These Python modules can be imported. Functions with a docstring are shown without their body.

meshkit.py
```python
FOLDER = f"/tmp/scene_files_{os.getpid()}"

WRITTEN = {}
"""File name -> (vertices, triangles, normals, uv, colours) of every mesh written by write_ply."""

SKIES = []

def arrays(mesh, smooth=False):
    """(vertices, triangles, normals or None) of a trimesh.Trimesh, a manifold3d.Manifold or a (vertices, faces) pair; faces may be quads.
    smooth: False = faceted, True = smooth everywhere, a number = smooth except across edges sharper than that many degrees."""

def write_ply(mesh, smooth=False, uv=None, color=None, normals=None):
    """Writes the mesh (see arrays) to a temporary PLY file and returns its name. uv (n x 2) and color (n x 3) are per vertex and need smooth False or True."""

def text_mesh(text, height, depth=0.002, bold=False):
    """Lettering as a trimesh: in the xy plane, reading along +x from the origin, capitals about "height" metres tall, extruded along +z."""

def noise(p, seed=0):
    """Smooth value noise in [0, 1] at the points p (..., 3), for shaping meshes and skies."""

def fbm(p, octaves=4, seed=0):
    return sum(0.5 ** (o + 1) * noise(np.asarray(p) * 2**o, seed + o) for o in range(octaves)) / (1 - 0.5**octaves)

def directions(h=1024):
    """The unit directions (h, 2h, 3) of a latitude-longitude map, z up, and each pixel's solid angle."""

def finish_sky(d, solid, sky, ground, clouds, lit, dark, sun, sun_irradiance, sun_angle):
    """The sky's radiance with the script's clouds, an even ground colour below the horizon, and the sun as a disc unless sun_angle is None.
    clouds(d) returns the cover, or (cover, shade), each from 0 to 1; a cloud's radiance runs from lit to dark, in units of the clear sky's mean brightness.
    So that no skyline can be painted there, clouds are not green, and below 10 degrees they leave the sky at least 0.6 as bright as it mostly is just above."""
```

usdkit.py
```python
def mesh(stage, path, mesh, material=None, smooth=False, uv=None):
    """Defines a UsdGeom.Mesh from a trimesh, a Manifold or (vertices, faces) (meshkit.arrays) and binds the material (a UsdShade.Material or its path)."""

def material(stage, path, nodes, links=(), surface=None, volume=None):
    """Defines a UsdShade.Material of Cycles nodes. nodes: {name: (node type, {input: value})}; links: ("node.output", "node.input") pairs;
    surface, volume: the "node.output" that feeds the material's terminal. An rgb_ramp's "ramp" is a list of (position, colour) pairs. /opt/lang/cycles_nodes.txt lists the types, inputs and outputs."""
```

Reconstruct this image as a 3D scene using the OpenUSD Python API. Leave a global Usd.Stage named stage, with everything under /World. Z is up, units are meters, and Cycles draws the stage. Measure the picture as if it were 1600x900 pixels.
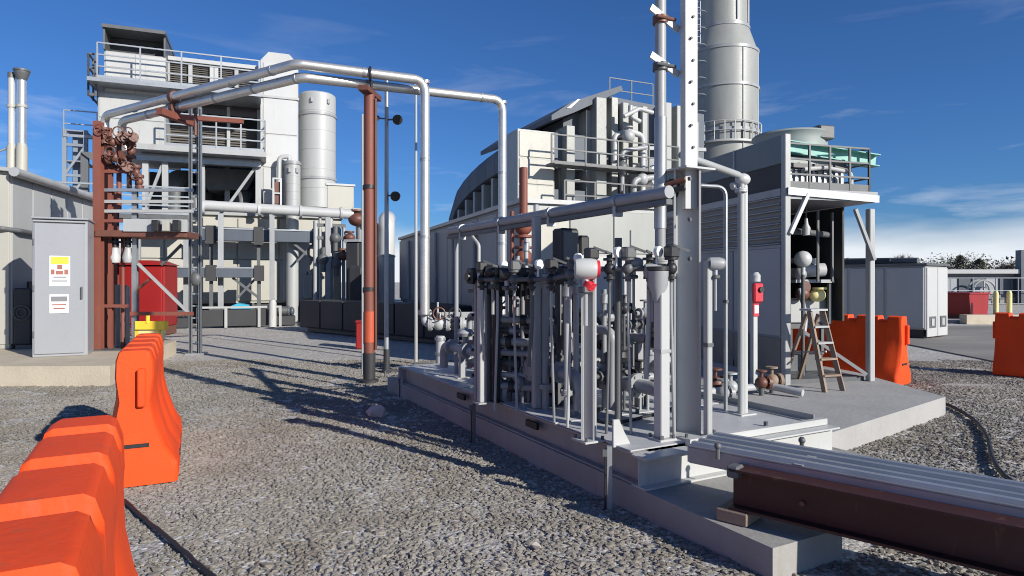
import math, random, numpy as np, trimesh, usdkit, meshkit
from pxr import Usd, UsdGeom, UsdLux, UsdShade, Sdf, Gf, Vt
from shapely.geometry import Polygon
random.seed(7); rng = np.random.default_rng(7)
stage = Usd.Stage.CreateInMemory()
UsdGeom.SetStageUpAxis(stage, UsdGeom.Tokens.z); UsdGeom.SetStageMetersPerUnit(stage, 1.0)
UsdGeom.Xform.Define(stage, '/World'); UsdGeom.Scope.Define(stage, '/World/Looks')
pi = math.pi

# ---------------------------------------------------------------- camera
EYE, FPX, HOR = 1.6, 1000.0, 440.0          # eye height, focal length in pixels of a 1600 px wide picture, horizon row
cam = UsdGeom.Camera.Define(stage, '/World/camera')
cam.CreateHorizontalApertureAttr(36.0); cam.CreateVerticalApertureAttr(20.25)
cam.CreateFocalLengthAttr(36.0 * FPX / 1600)
cam.CreateVerticalApertureOffsetAttr(-36.0 * (450 - HOR) / 1600)
cam.CreateClippingRangeAttr(Gf.Vec2f(0.05, 3000))
cam.AddTranslateOp().Set(Gf.Vec3d(0, 0, EYE)); cam.AddRotateXOp().Set(90.0)
cam.CreateExposureAttr(0.42)

# ---------------------------------------------------------------- sun and sky
SUN_AZ, SUN_EL = math.radians(131.0), math.radians(23.0)     # azimuth clockwise from +y
sv = np.array([math.cos(SUN_EL) * math.sin(SUN_AZ), math.cos(SUN_EL) * math.cos(SUN_AZ), math.sin(SUN_EL)])
sun = UsdLux.DistantLight.Define(stage, '/World/sun')
sun.CreateIntensityAttr(1.2); sun.CreateAngleAttr(0.5); sun.CreateColorAttr(Gf.Vec3f(1.0, 0.945, 0.85)); sun.CreateNormalizeAttr(True)
sun.AddRotateXYZOp().Set(Gf.Vec3f(90 - math.degrees(SUN_EL), 0, 180 - math.degrees(SUN_AZ)))

def mat(name, nodes, links, surface='p.BSDF', **k):
    return usdkit.material(stage, '/World/Looks/' + name, nodes, links, surface=surface, **k)

mat('sky_look', {
    'tc': ('texture_coordinate', {}),
    'sky': ('sky_texture', {'sky_type': 'single_scattering', 'sun_disc': False, 'sun_elevation': SUN_EL, 'sun_rotation': SUN_AZ, 'altitude': 300.0, 'air_density': 1.0, 'aerosol_density': 0.6, 'ozone_density': 3.2}),
    'deep': ('mix', {'mix_type': 'multiply', 'fac': 1.0, 'color2': (0.52, 0.93, 1.5)}),
    'sep': ('separate_xyz', {}),
    'mp': ('mapping', {'scale': (1.6, 1.6, 9.0), 'rotation': (0.08, 0.16, 0.3)}),
    'n': ('noise_texture', {'scale': 2.2, 'detail': 7.0, 'roughness': 0.58, 'distortion': 0.5}),
    'nr': ('rgb_ramp', {'ramp': [(0.0, (0, 0, 0)), (0.56, (0, 0, 0)), (0.78, (1, 1, 1)), (1, (1, 1, 1))]}),
    'band': ('map_range', {'from_min': 0.02, 'from_max': 0.34, 'to_min': 0.6, 'to_max': 0.08, 'clamp': True}),
    'wisp': ('math', {'math_type': 'multiply'}),
    'mp2': ('mapping', {'scale': (1.0, 1.0, 4.5)}),
    'n2': ('noise_texture', {'scale': 1.7, 'detail': 5.0, 'roughness': 0.5}),
    'low': ('map_range', {'from_min': 0.015, 'from_max': 0.13, 'to_min': 0.40, 'to_max': -0.42, 'clamp': True}),
    'add': ('math', {'math_type': 'add'}),
    'lr': ('rgb_ramp', {'ramp': [(0.0, (0, 0, 0)), (0.47, (0, 0, 0)), (0.74, (.95, .95, .95)), (1, (1, 1, 1))]}),
    'mx': ('math', {'math_type': 'maximum', 'use_clamp': True}),
    'c': ('mix', {'mix_type': 'mix', 'color2': (12.0, 12.6, 13.4)}),
    'bg': ('background_shader', {'strength': 0.054}),
}, [('tc.generated', 'sep.vector'), ('tc.generated', 'mp.vector'), ('mp.vector', 'n.vector'), ('n.fac', 'nr.fac'),
    ('sep.z', 'band.value'), ('nr.color', 'wisp.value1'), ('band.result', 'wisp.value2'),
    ('tc.generated', 'mp2.vector'), ('mp2.vector', 'n2.vector'), ('sep.z', 'low.value'), ('n2.fac', 'add.value1'), ('low.result', 'add.value2'),
    ('add.value', 'lr.fac'), ('lr.color', 'mx.value1'), ('wisp.value', 'mx.value2'),
    ('sky.color', 'deep.color1'), ('deep.color', 'c.color1'), ('mx.value', 'c.fac'), ('c.color', 'bg.color')], surface='bg.background')
sky = UsdLux.DomeLight.Define(stage, '/World/sky')
UsdShade.MaterialBindingAPI.Apply(sky.GetPrim()).Bind(UsdShade.Material.Get(stage, '/World/Looks/sky_look'))
sky.GetPrim().SetCustomDataByKey('kind', 'structure')

# ---------------------------------------------------------------- materials
def mul(c, k): return tuple(min(1.0, x * k) for x in c)
def paint(name, col, rough=0.45, var=0.22, scale=1.6, dirt=None, metallic=0.0, bump=0.0, spec=0.5, stretch=0.3, rust=0.0):
    dirt = dirt or mul(col, 1 - var * 1.6)
    return mat(name, {
        'g': ('geometry', {}), 'mp': ('mapping', {'scale': (1, 1, stretch)}), 'oi': ('object_info', {}),
        'n': ('noise_texture', {'scale': scale, 'detail': 6.0, 'roughness': 0.62}),
        'r': ('rgb_ramp', {'ramp': [(0, dirt), (0.36, mul(col, 1 - var * .5)), (0.58, col), (1, mul(col, 1.05))]}),
        'v': ('map_range', {'to_min': 0.90, 'to_max': 1.06}), 'vm': ('mix', {'mix_type': 'multiply', 'fac': 1.0}), 'cc': ('combine_color', {}),
        'mq': ('mapping', {'scale': (1, 1, .16)}), 'nq': ('noise_texture', {'scale': scale * 5, 'detail': 5.0, 'roughness': .6}), 'rq': ('map_range', {'from_min': .60, 'from_max': .78, 'to_min': 0.0, 'to_max': rust, 'clamp': True}), 'mr': ('mix', {'color2': (.20, .11, .055)}),
        'n2': ('noise_texture', {'scale': scale * 14, 'detail': 4.0}),
        'rr': ('map_range', {'to_min': max(.05, rough - .12), 'to_max': min(1, rough + .14)}),
        'b': ('bump', {'strength': 1.0, 'distance': bump}),
        'p': ('principled_bsdf', {'metallic': metallic, 'specular_ior_level': spec}),
    }, [('g.position', 'mp.vector'), ('mp.vector', 'n.vector'), ('n.fac', 'r.fac'), ('g.position', 'n2.vector'), ('n2.fac', 'rr.value'),
        ('oi.random', 'v.value'), ('v.result', 'cc.r'), ('v.result', 'cc.g'), ('v.result', 'cc.b'), ('r.color', 'vm.color1'), ('cc.color', 'vm.color2'),
        ('g.position', 'mq.vector'), ('mq.vector', 'nq.vector'), ('nq.fac', 'rq.value'), ('rq.result', 'mr.fac'), ('vm.color', 'mr.color1'), ('mr.color', 'p.base_color'), ('rr.result', 'p.roughness')] + ([('n2.fac', 'b.height'), ('b.normal', 'p.normal')] if bump else []))

M = {}
M['white'] = paint('white_paint', (.43, .437, .43), .42, .16, 2.2, dirt=(.40, .36, .30), rust=.45)
M['cream'] = paint('cream_panel_paint', (.40, .39, .345), .5, .14, .9, dirt=(.38, .33, .25), rust=.35)
M['bright'] = paint('bright_white_paint', (.44, .445, .445), .4, .10, 1.2, dirt=(.5, .47, .41), rust=.25)
M['grey'] = paint('grey_panel_paint', (.29, .30, .32), .45, .18, 1.2, dirt=(.2, .19, .18))
M['lgrey'] = paint('light_grey_panel_paint', (.36, .37, .37), .45, .15, 1.0, dirt=(.22, .20, .17), rust=.3)
M['cabinet'] = paint('cabinet_grey_enamel', (.29, .30, .32), .35, .08, 1.5, dirt=(.23, .225, .22))
M['boiler'] = paint('boiler_casing_paint', (.29, .30, .285), .45, .26, .8, dirt=(.15, .135, .115), rust=.4)
M['roofandshade'] = paint('boiler_roof_and_shade_cladding', (.13, .145, .17), .65, .2, .8, spec=.2)  # dark roof tone, also painted shade on casing and duct side
M['greenish'] = paint('green_grey_panel_paint', (.27, .30, .29), .5, .2, 1.2, dirt=(.15, .16, .14))
M['skid'] = paint('skid_shaded_white_paint', (.33, .315, .31), .45, .25, 2.6, dirt=(.24, .21, .18), rust=.5)  # skid white darkened: shade of the left side beam in the colour
M['band'] = paint('faded_orange_band_paint', (.42, .075, .03), .55, .25, 5, dirt=(.2, .06, .035))
M['slate'] = paint('parapet_shade_paint', (.13, .16, .17), .5, .2, 1.2, dirt=(.07, .08, .08))  # green grey panel darkened by the parapet's shade
M['teal'] = paint('teal_beam_paint', (.15, .38, .33), .45, .2, 2, dirt=(.16, .28, .24))
M['galv'] = paint('galvanised_steel', (.36, .38, .40), .42, .22, 5, metallic=.55, stretch=1)
M['alu'] = paint('aluminium_cladding', (.66, .65, .62), .34, .2, 3.5, metallic=.75, stretch=1)
M['steel'] = paint('dark_grey_steel', (.10, .105, .11), .5, .3, 5)
M['mid'] = paint('mid_grey_pipe_paint', (.30, .31, .32), .42, .25, 4, dirt=(.13, .12, .11))
M['black'] = paint('black_valve_paint', (.022, .022, .024), .42, .3, 6)
M['dark'] = paint('dark_grime_and_shade', (.035, .036, .04), .6, .4, 2.5)  # grime on machinery, and shade painted into recesses and interiors
M['tray'] = paint('slate_blue_pipe_paint', (.075, .09, .115), .45, .25, 2)
M['brown'] = paint('dark_brown_beam_primer', (.045, .013, .010), .5, .3, 3.5, dirt=(.04, .017, .014), stretch=1, rust=.55)
M['rust'] = paint('red_brown_primer', (.20, .062, .042), .6, .3, 4, dirt=(.10, .04, .03))
M['rust2'] = paint('brown_valve_primer', (.14, .055, .038), .5, .35, 7, dirt=(.05, .025, .02))
M['orange'] = paint('orange_barrier_plastic', (.80, .075, .013), .62, .2, 3, dirt=(.42, .05, .022), bump=.002, stretch=.7, spec=.22, rust=.5)
M['orangetop'] = M['orange']
M['red'] = paint('red_enamel', (.27, .012, .012), .4, .2, 2.5, dirt=(.26, .014, .012))
M['safered'] = paint('red_device_paint', (.62, .035, .05), .35, .12, 6)
M['yellow'] = paint('yellow_paint', (.78, .52, .04), .5, .15, 4, dirt=(.45, .33, .10))
M['palegreen'] = paint('pale_yellow_post_paint', (.72, .64, .28), .5, .15, 4)
M['blue'] = paint('bright_blue_tarpaulin', (.03, .36, .55), .5, .2, 4)
M['wood'] = paint('weathered_timber', (.26, .19, .14), .7, .35, 9, bump=.003)
M['concrete'] = paint('grey_concrete', (.31, .30, .285), .85, .3, 1.7, dirt=(.17, .16, .14), bump=.004, stretch=1, rust=.4)
M['padconcrete'] = paint('light_pad_concrete', (.37, .365, .355), .85, .25, 1.3, dirt=(.27, .26, .235), bump=.004, stretch=1, rust=.3)
M['concrete2'] = paint('stained_tan_concrete', (.46, .40, .31), .88, .25, 2.4, dirt=(.26, .21, .15), bump=.005, stretch=1, rust=.4)
M['deck'] = paint('grey_deck_plate', (.46, .47, .48), .5, .28, 3.5, dirt=(.2, .2, .2), stretch=1, rust=.35)
M['paper'] = paint('white_sign_vinyl', (.80, .80, .80), .4, .03, 3)
M['ink'] = paint('dark_red_sign_ink', (.33, .12, .09), .5, .05, 3)
M['inkgrey'] = paint('grey_sign_ink', (.20, .20, .21), .5, .05, 3)
M['amber'] = paint('amber_sign_ink', (.85, .55, .05), .5, .05, 3)
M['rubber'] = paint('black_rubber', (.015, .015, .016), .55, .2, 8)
M['louvre'] = paint('louvre_blade_paint', (.18, .175, .165), .5, .25, 2)
M['rustlouvre'] = paint('brown_grey_filter_mesh', (.15, .125, .105), .6, .3, 3)
M['fabric'] = paint('blue_grey_steel_paint', (.20, .235, .29), .5, .2, 2)
M['bark'] = paint('tree_bark', (.085, .07, .058), .9, .3, 3)
M['twig'] = paint('bare_twigs', (.10, .085, .075), .9, .25, .6)
M['leaf'] = paint('evergreen_needles', (.075, .075, .048), .7, .4, .5)
M['farwall'] = paint('far_grey_wall', (.20, .21, .24), .7, .25, .4)
M['glassdial'] = paint('pale_dial_face', (.75, .76, .75), .2, .03, 8)
M['rock'] = paint('pale_rock', (.55, .50, .44), .9, .2, 9)

# gravel bed: pebble cells, dust patches, wheel-worn areas
mat('gravel_bed', {
    'g': ('geometry', {}),
    'v': ('voronoi_texture', {'scale': 34.0, 'randomness': 1.0}), 'v2': ('voronoi_texture', {'scale': 21.0}),
    'hs': ('separate_color', {}),
    'r': ('rgb_ramp', {'ramp': [(0, (.25, .235, .21)), (.3, (.37, .35, .32)), (.6, (.47, .45, .42)), (.85, (.55, .53, .50)), (1, (.64, .62, .59))]}),
    'big': ('noise_texture', {'scale': .42, 'detail': 5.0, 'roughness': .6}),
    'br': ('rgb_ramp', {'ramp': [(.0, (0, 0, 0)), (.47, (0, 0, 0)), (.64, (.8, .8, .8)), (1, (1, 1, 1))]}),
    'fine': ('noise_texture', {'scale': 55.0, 'detail': 6.0, 'roughness': .7}),
    'dr': ('rgb_ramp', {'ramp': [(0, (.28, .26, .23)), (.5, (.39, .37, .34)), (1, (.48, .46, .43))]}),
    'm': ('mix', {}),
    'pb': ('map_range', {'from_min': 0, 'from_max': .9, 'to_min': 1, 'to_max': 0}),
    'hm': ('math', {'math_type': 'add'}),
    'b': ('bump', {'strength': 1.0, 'distance': .010}),
    'p': ('principled_bsdf', {'roughness': .92, 'specular_ior_level': .25}),
}, [('g.position', 'v.vector'), ('g.position', 'v2.vector'), ('g.position', 'big.vector'), ('g.position', 'fine.vector'), ('v.color', 'hs.color'), ('hs.r', 'r.fac'),
    ('big.fac', 'br.fac'), ('fine.fac', 'dr.fac'), ('br.color', 'm.fac'), ('r.color', 'm.color1'), ('dr.color', 'm.color2'), ('m.color', 'p.base_color'),
    ('v.distance', 'pb.value'), ('pb.result', 'hm.value1'), ('fine.fac', 'hm.value2'), ('hm.value', 'b.height'), ('b.normal', 'p.normal')])
M['gravel'] = '/World/Looks/gravel_bed'
mat('gravel_stone', {
    'g': ('geometry', {}),
    'r': ('rgb_ramp', {'ramp': [(0, (.22, .205, .18)), (.2, (.43, .41, .375)), (.55, (.58, .56, .525)), (.8, (.69, .67, .64)), (.95, (.79, .78, .76)), (1, (.83, .82, .81))]}),
    'n': ('noise_texture', {'scale': 60.0, 'detail': 3.0}), 'nm': ('map_range', {'to_min': .75, 'to_max': 1.2}), 'cc': ('combine_color', {}),
    'm': ('mix', {'mix_type': 'multiply', 'fac': 1.0}),
    'big': ('noise_texture', {'scale': .55, 'detail': 5.0, 'roughness': .62, 'distortion': .6}), 'bigr': ('rgb_ramp', {'ramp': [(0, (.74, .69, .62)), (.40, (.90, .87, .83)), (.52, (1.06, 1.05, 1.05)), (.70, (1.18, 1.18, 1.19)), (1, (1.25, 1.25, 1.26))]}), 'm2': ('mix', {'mix_type': 'multiply', 'fac': 1.0}),
    'p': ('principled_bsdf', {'roughness': .85, 'specular_ior_level': .3})},
    [('g.random_per_island', 'r.fac'), ('g.position', 'n.vector'), ('n.fac', 'nm.value'), ('nm.result', 'cc.r'), ('nm.result', 'cc.g'), ('nm.result', 'cc.b'),
     ('r.color', 'm.color1'), ('cc.color', 'm.color2'), ('g.position', 'big.vector'), ('big.fac', 'bigr.fac'), ('m.color', 'm2.color1'), ('bigr.color', 'm2.color2'), ('m2.color', 'p.base_color')])
M['stone'] = '/World/Looks/gravel_stone'
mat('worn_asphalt', {
    'g': ('geometry', {}), 'n': ('noise_texture', {'scale': .5, 'detail': 8.0, 'roughness': .65}), 'mp': ('mapping', {'scale': (.35, 1.2, 1)}),
    'r': ('rgb_ramp', {'ramp': [(0, (.12, .112, .10)), (.45, (.2, .19, .17)), (.7, (.28, .26, .24)), (1, (.36, .34, .31))]}),
    'f': ('noise_texture', {'scale': 60.0, 'detail': 3.0}), 'b': ('bump', {'strength': .6, 'distance': .01}),
    'p': ('principled_bsdf', {'roughness': .9})},
    [('g.position', 'mp.vector'), ('mp.vector', 'n.vector'), ('n.fac', 'r.fac'), ('r.color', 'p.base_color'), ('g.position', 'f.vector'), ('f.fac', 'b.height'), ('b.normal', 'p.normal')])
M['asphalt'] = '/World/Looks/worn_asphalt'

# ---------------------------------------------------------------- mesh builder
def unit(v): v = np.asarray(v, float); return v / (np.linalg.norm(v) + 1e-12)
class MB:
    def __init__(s): s.v, s.f, s.n, s.round = [], [], 0, False
    def add(s, v, f):
        v = np.asarray(v, float); f = np.asarray(f, int)
        if f.shape[1] == 4: f = np.vstack([f[:, [0, 1, 2]], f[:, [0, 2, 3]]])
        s.v.append(v); s.f.append(f + s.n); s.n += len(v); return s
    def tm(s, m, T=None):
        v = np.array(m.vertices)
        if T is not None: v = v @ np.asarray(T)[:3, :3].T + np.asarray(T)[:3, 3]
        return s.add(v, np.array(m.faces))
    def box(s, x0, x1, y0, y1, z0, z1, ch=0.0):
        x0, x1 = min(x0, x1), max(x0, x1); y0, y1 = min(y0, y1), max(y0, y1); z0, z1 = min(z0, z1), max(z0, z1)
        if ch:
            ch = min(ch, .3 * min(x1 - x0, y1 - y0, z1 - z0)); c = np.array([(x0 + x1) / 2, (y0 + y1) / 2, (z0 + z1) / 2]); h = np.array([x1 - x0, y1 - y0, z1 - z0]) / 2
            P = [c + (2 * np.array(sg) - 1) * (h - np.array([0 if k == a else ch for k in range(3)])) for sg in np.ndindex(2, 2, 2) for a in range(3)]
            return s.tm(trimesh.Trimesh(P).convex_hull)
        v = [(x, y, z) for z in (z0, z1) for y in (y0, y1) for x in (x0, x1)]
        return s.add(v, [(0, 2, 3, 1), (4, 5, 7, 6), (0, 1, 5, 4), (2, 6, 7, 3), (0, 4, 6, 2), (1, 3, 7, 5)])
    def cbox(s, c, size, ch=0.0): return s.box(c[0] - size[0] / 2, c[0] + size[0] / 2, c[1] - size[1] / 2, c[1] + size[1] / 2, c[2] - size[2] / 2, c[2] + size[2] / 2, ch)
    def prof(s, poly, p0, p1, up=(0, 0, 1)):
        """extrude a 2D outline (side, up) from p0 to p1"""
        p0, p1 = np.asarray(p0, float), np.asarray(p1, float); t = unit(p1 - p0); up = np.asarray(up, float)
        if abs(t @ unit(up)) > .98: up = np.array([0, 1., 0])
        a = unit(np.cross(up, t)); b = np.cross(t, a)
        m = trimesh.creation.extrude_polygon(Polygon(poly), float(np.linalg.norm(p1 - p0)), engine='earcut')
        T = np.eye(4); T[:3, 0], T[:3, 1], T[:3, 2], T[:3, 3] = a, b, t, p0
        return s.tm(m, T)
    def bar(s, p0, p1, w, h=None, up=(0, 0, 1)):
        h = h or w; return s.prof([(-w / 2, -h / 2), (w / 2, -h / 2), (w / 2, h / 2), (-w / 2, h / 2)], p0, p1, up)
    def ibeam(s, p0, p1, d, bf, tw=.009, tf=.013, up=(0, 0, 1)):
        q = d / 2; i = q - tf; w = tw / 2; f = bf / 2
        return s.prof([(-f, -q), (f, -q), (f, -i), (w, -i), (w, i), (f, i), (f, q), (-f, q), (-f, i), (-w, i), (-w, -i), (-f, -i)], p0, p1, up)
    def angle(s, p0, p1, w, t=.008, up=(0, 0, 1)): return s.prof([(0, 0), (w, 0), (w, t), (t, t), (t, w), (0, w)], p0, p1, up)
    def channel(s, p0, p1, w, h, t=.008, up=(0, 0, 1)): return s.prof([(-w / 2, -h), (-w / 2, 0), (w / 2, 0), (w / 2, -h), (w / 2 - t, -h), (w / 2 - t, -t), (-w / 2 + t, -t), (-w / 2 + t, -h)], p0, p1, up)
    def tube(s, pts, r, n=14, bend=0.0, cap=True):
        s.round = True
        P = [np.asarray(p, float) for p in pts]
        if bend:
            Q = [P[0]]
            for a, b, c in zip(P, P[1:], P[2:]):
                u, w = unit(a - b), unit(c - b); ang = math.acos(max(-1, min(1, u @ w)))
                if ang > 3.05: Q.append(b); continue
                d = min(bend / math.tan(ang / 2), .49 * np.linalg.norm(a - b), .49 * np.linalg.norm(c - b))
                for k in range(7):
                    t = k / 6; Q.append((1 - t) ** 2 * (b + u * d) + 2 * t * (1 - t) * b + t * t * (b + w * d))
            P = Q + [P[-1]]
        P = np.array(P); k = np.r_[True, np.linalg.norm(np.diff(P, axis=0), axis=1) > 1e-5]; P = P[k]
        T = np.gradient(P, axis=0) if len(P) > 2 else np.array([P[1] - P[0]] * 2); T /= np.linalg.norm(T, axis=1, keepdims=True)
        if len(P) > 2: T[0], T[-1] = unit(P[1] - P[0]), unit(P[-1] - P[-2])
        a = unit(np.cross(T[0], [0, 0, 1.] if abs(T[0][2]) < .9 else [1., 0, 0])); rows = []
        R = np.broadcast_to(r, (len(P),)); ph = np.arange(n) * 2 * pi / n
        for p, t, q in zip(P, T, R):
            a = unit(a - t * (a @ t)); b = np.cross(t, a)
            rows.append(p + q * (np.cos(ph)[:, None] * a + np.sin(ph)[:, None] * b))
        V = np.vstack(rows); F = []
        for i in range(len(P) - 1):
            for j in range(n):
                F.append((i * n + j, i * n + (j + 1) % n, (i + 1) * n + (j + 1) % n, (i + 1) * n + j))
        s.add(V, F)
        if cap:
            for i, sg in ((0, 1), (len(P) - 1, -1)):
                ring = [(j, (j + 1) % n, n) for j in range(n)]
                s.add(np.vstack([rows[i], P[i]]), [(b, a, c) if sg > 0 else (a, b, c) for a, b, c in ring])
        return s
    def cyl(s, p0, p1, r, n=16): return s.tube([p0, p1], r, n)
    def lathe(s, prof, c=(0, 0, 0), n=32, axis=None):
        """prof: (radius, height) pairs, bottom to top; closed by the axis if its radius is 0"""
        s.round = True; ph = np.arange(n) * 2 * pi / n; V = []; F = []
        for r, h in prof: V += [(r * math.cos(a), r * math.sin(a), h) for a in ph]
        for i in range(len(prof) - 1):
            for j in range(n): F.append((i * n + j, i * n + (j + 1) % n, (i + 1) * n + (j + 1) % n, (i + 1) * n + j))
        V = np.array(V)
        if axis is not None:
            t = unit(axis); a = unit(np.cross(t, [0, 0, 1.] if abs(t[2]) < .9 else [1., 0, 0])); b = np.cross(t, a)
            V = V[:, :1] * a + V[:, 1:2] * b + V[:, 2:] * t
        return s.add(V + np.asarray(c, float), F)
    def disc(s, c, axis, r, t, n=20): c = np.asarray(c, float); a = unit(axis); return s.cyl(c - a * t / 2, c + a * t / 2, r, n)
    def ball(s, c, r, sub=2):
        s.round = True; m = trimesh.creation.icosphere(sub); v = np.array(m.vertices) * np.asarray(r) + np.asarray(c, float); return s.add(v, m.faces)
    def prism(s, poly, y0, y1):
        """outline in (x, z), extruded along y"""
        m = trimesh.creation.extrude_polygon(Polygon(poly), abs(y1 - y0), engine='earcut'); v = np.array(m.vertices)
        return s.add(np.stack([v[:, 0], max(y0, y1) - v[:, 2], v[:, 1]], 1), m.faces)
    def slab(s, poly, z0, z1):
        m = trimesh.creation.extrude_polygon(Polygon(poly), z1 - z0, engine='earcut'); v = np.array(m.vertices); v[:, 2] += z0; return s.add(v, m.faces)
    def flange(s, c, axis, r, t=.022):
        c = np.asarray(c, float); a = unit(axis)
        s.disc(c - a * (t * .55), a, r, t, 18); s.disc(c + a * (t * .55), a, r * .985, t, 18)
        u = unit(np.cross(a, [0, 0, 1.] if abs(a[2]) < .9 else [1., 0, 0])); w = np.cross(a, u)
        for k in range(6):
            q = c + r * .8 * (math.cos(k * pi / 3) * u + math.sin(k * pi / 3) * w); s.tube([q - a * t * 1.6, q + a * t * 1.6], r * .09 + .003, 6)
        return s
    def ring(s, c, axis, R, r, n=20):
        a = unit(axis); u = unit(np.cross(a, [0, 0, 1.] if abs(a[2]) < .9 else [1., 0, 0])); w = np.cross(a, u); c = np.asarray(c, float)
        return s.tube([c + R * (math.cos(k * 2 * pi / n) * u + math.sin(k * 2 * pi / n) * w) for k in range(n + 1)], r, 6)
    def mesh(s): return np.vstack(s.v), np.vstack(s.f)

# ---------------------------------------------------------------- frames, things, parts
class Fr:
    """a place on the site: origin, heading; X, Z turn sight lines measured from the photograph into metres on its planes"""
    def __init__(s, x=0., y=0., deg=0.): s.o, s.deg, s.c, s.s = (x, y), deg, math.cos(math.radians(deg)), math.sin(math.radians(deg))
    def X(s, px, v=0.): k = (px - 800) / FPX; return (k * (s.o[1] + v * s.c) - s.o[0] + v * s.s) / (s.c - k * s.s)
    def Z(s, px, py, v=0.): return EYE - (py - HOR) / FPX * (s.o[1] + s.X(px, v) * s.s + v * s.c)
    def P(s, px, py, v=0.): return np.array([s.X(px, v), v, s.Z(px, py, v)])
    def loc(s, X, Y): dx, dy = X - s.o[0], Y - s.o[1]; return (dx * s.c + dy * s.s, -dx * s.s + dy * s.c)
    def floor(s, px, py, z=0.): Y = (EYE - z) * FPX / (py - HOR); return s.loc((px - 800) / FPX * Y, Y)
    def at(s, px, Y): return s.loc((px - 800) / FPX * Y, Y)
SITE = Fr()
names, THINGS, tri = {}, [], [0]
def numbered(parent, name):
    k = names.get((parent, name), 0); names[(parent, name)] = k + 1
    return parent + '/' + (name if k == 0 else f'{name}_{k:03d}')
class Part:
    def __init__(s, name, mb, m, label=None, smooth=None): s.name, s.mb, s.m, s.label, s.subs = name, mb, m, label, []; s.smooth = (35 if mb.round else False) if smooth is None else smooth
    def sub(s, name, mb, m, label=None): s.subs.append(Part(name, mb, m, label)); return s
class Thing:
    def __init__(s, name, label=None, cat=None, fr=SITE, group=None, kind=None): s.name, s.label, s.cat, s.fr, s.group, s.kind, s.parts, s.copies = name, label, cat, fr, group, kind, [], []; THINGS.append(s)
    def p(s, name, mb, m, label=None, smooth=None): q = Part(name, mb, m, label, smooth); s.parts.append(q); return q
    def one(s, mb, m, smooth=None): s.p(s.name, mb, m, None, smooth); return s
def custom(prim, **k):
    for a, b in k.items():
        if b: prim.SetCustomDataByKey(a, b)
def write(path, part, off):
    v, f = part.mb.mesh(); tri[0] += len(f)
    return usdkit.mesh(stage, path, (v - off, f), M[part.m], smooth=part.smooth)
def place(prim, x, y, z, deg):
    xf = UsdGeom.Xformable(prim); xf.AddTranslateOp().Set(Gf.Vec3d(float(x), float(y), float(z))); xf.AddRotateZOp().Set(float(deg))
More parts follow.
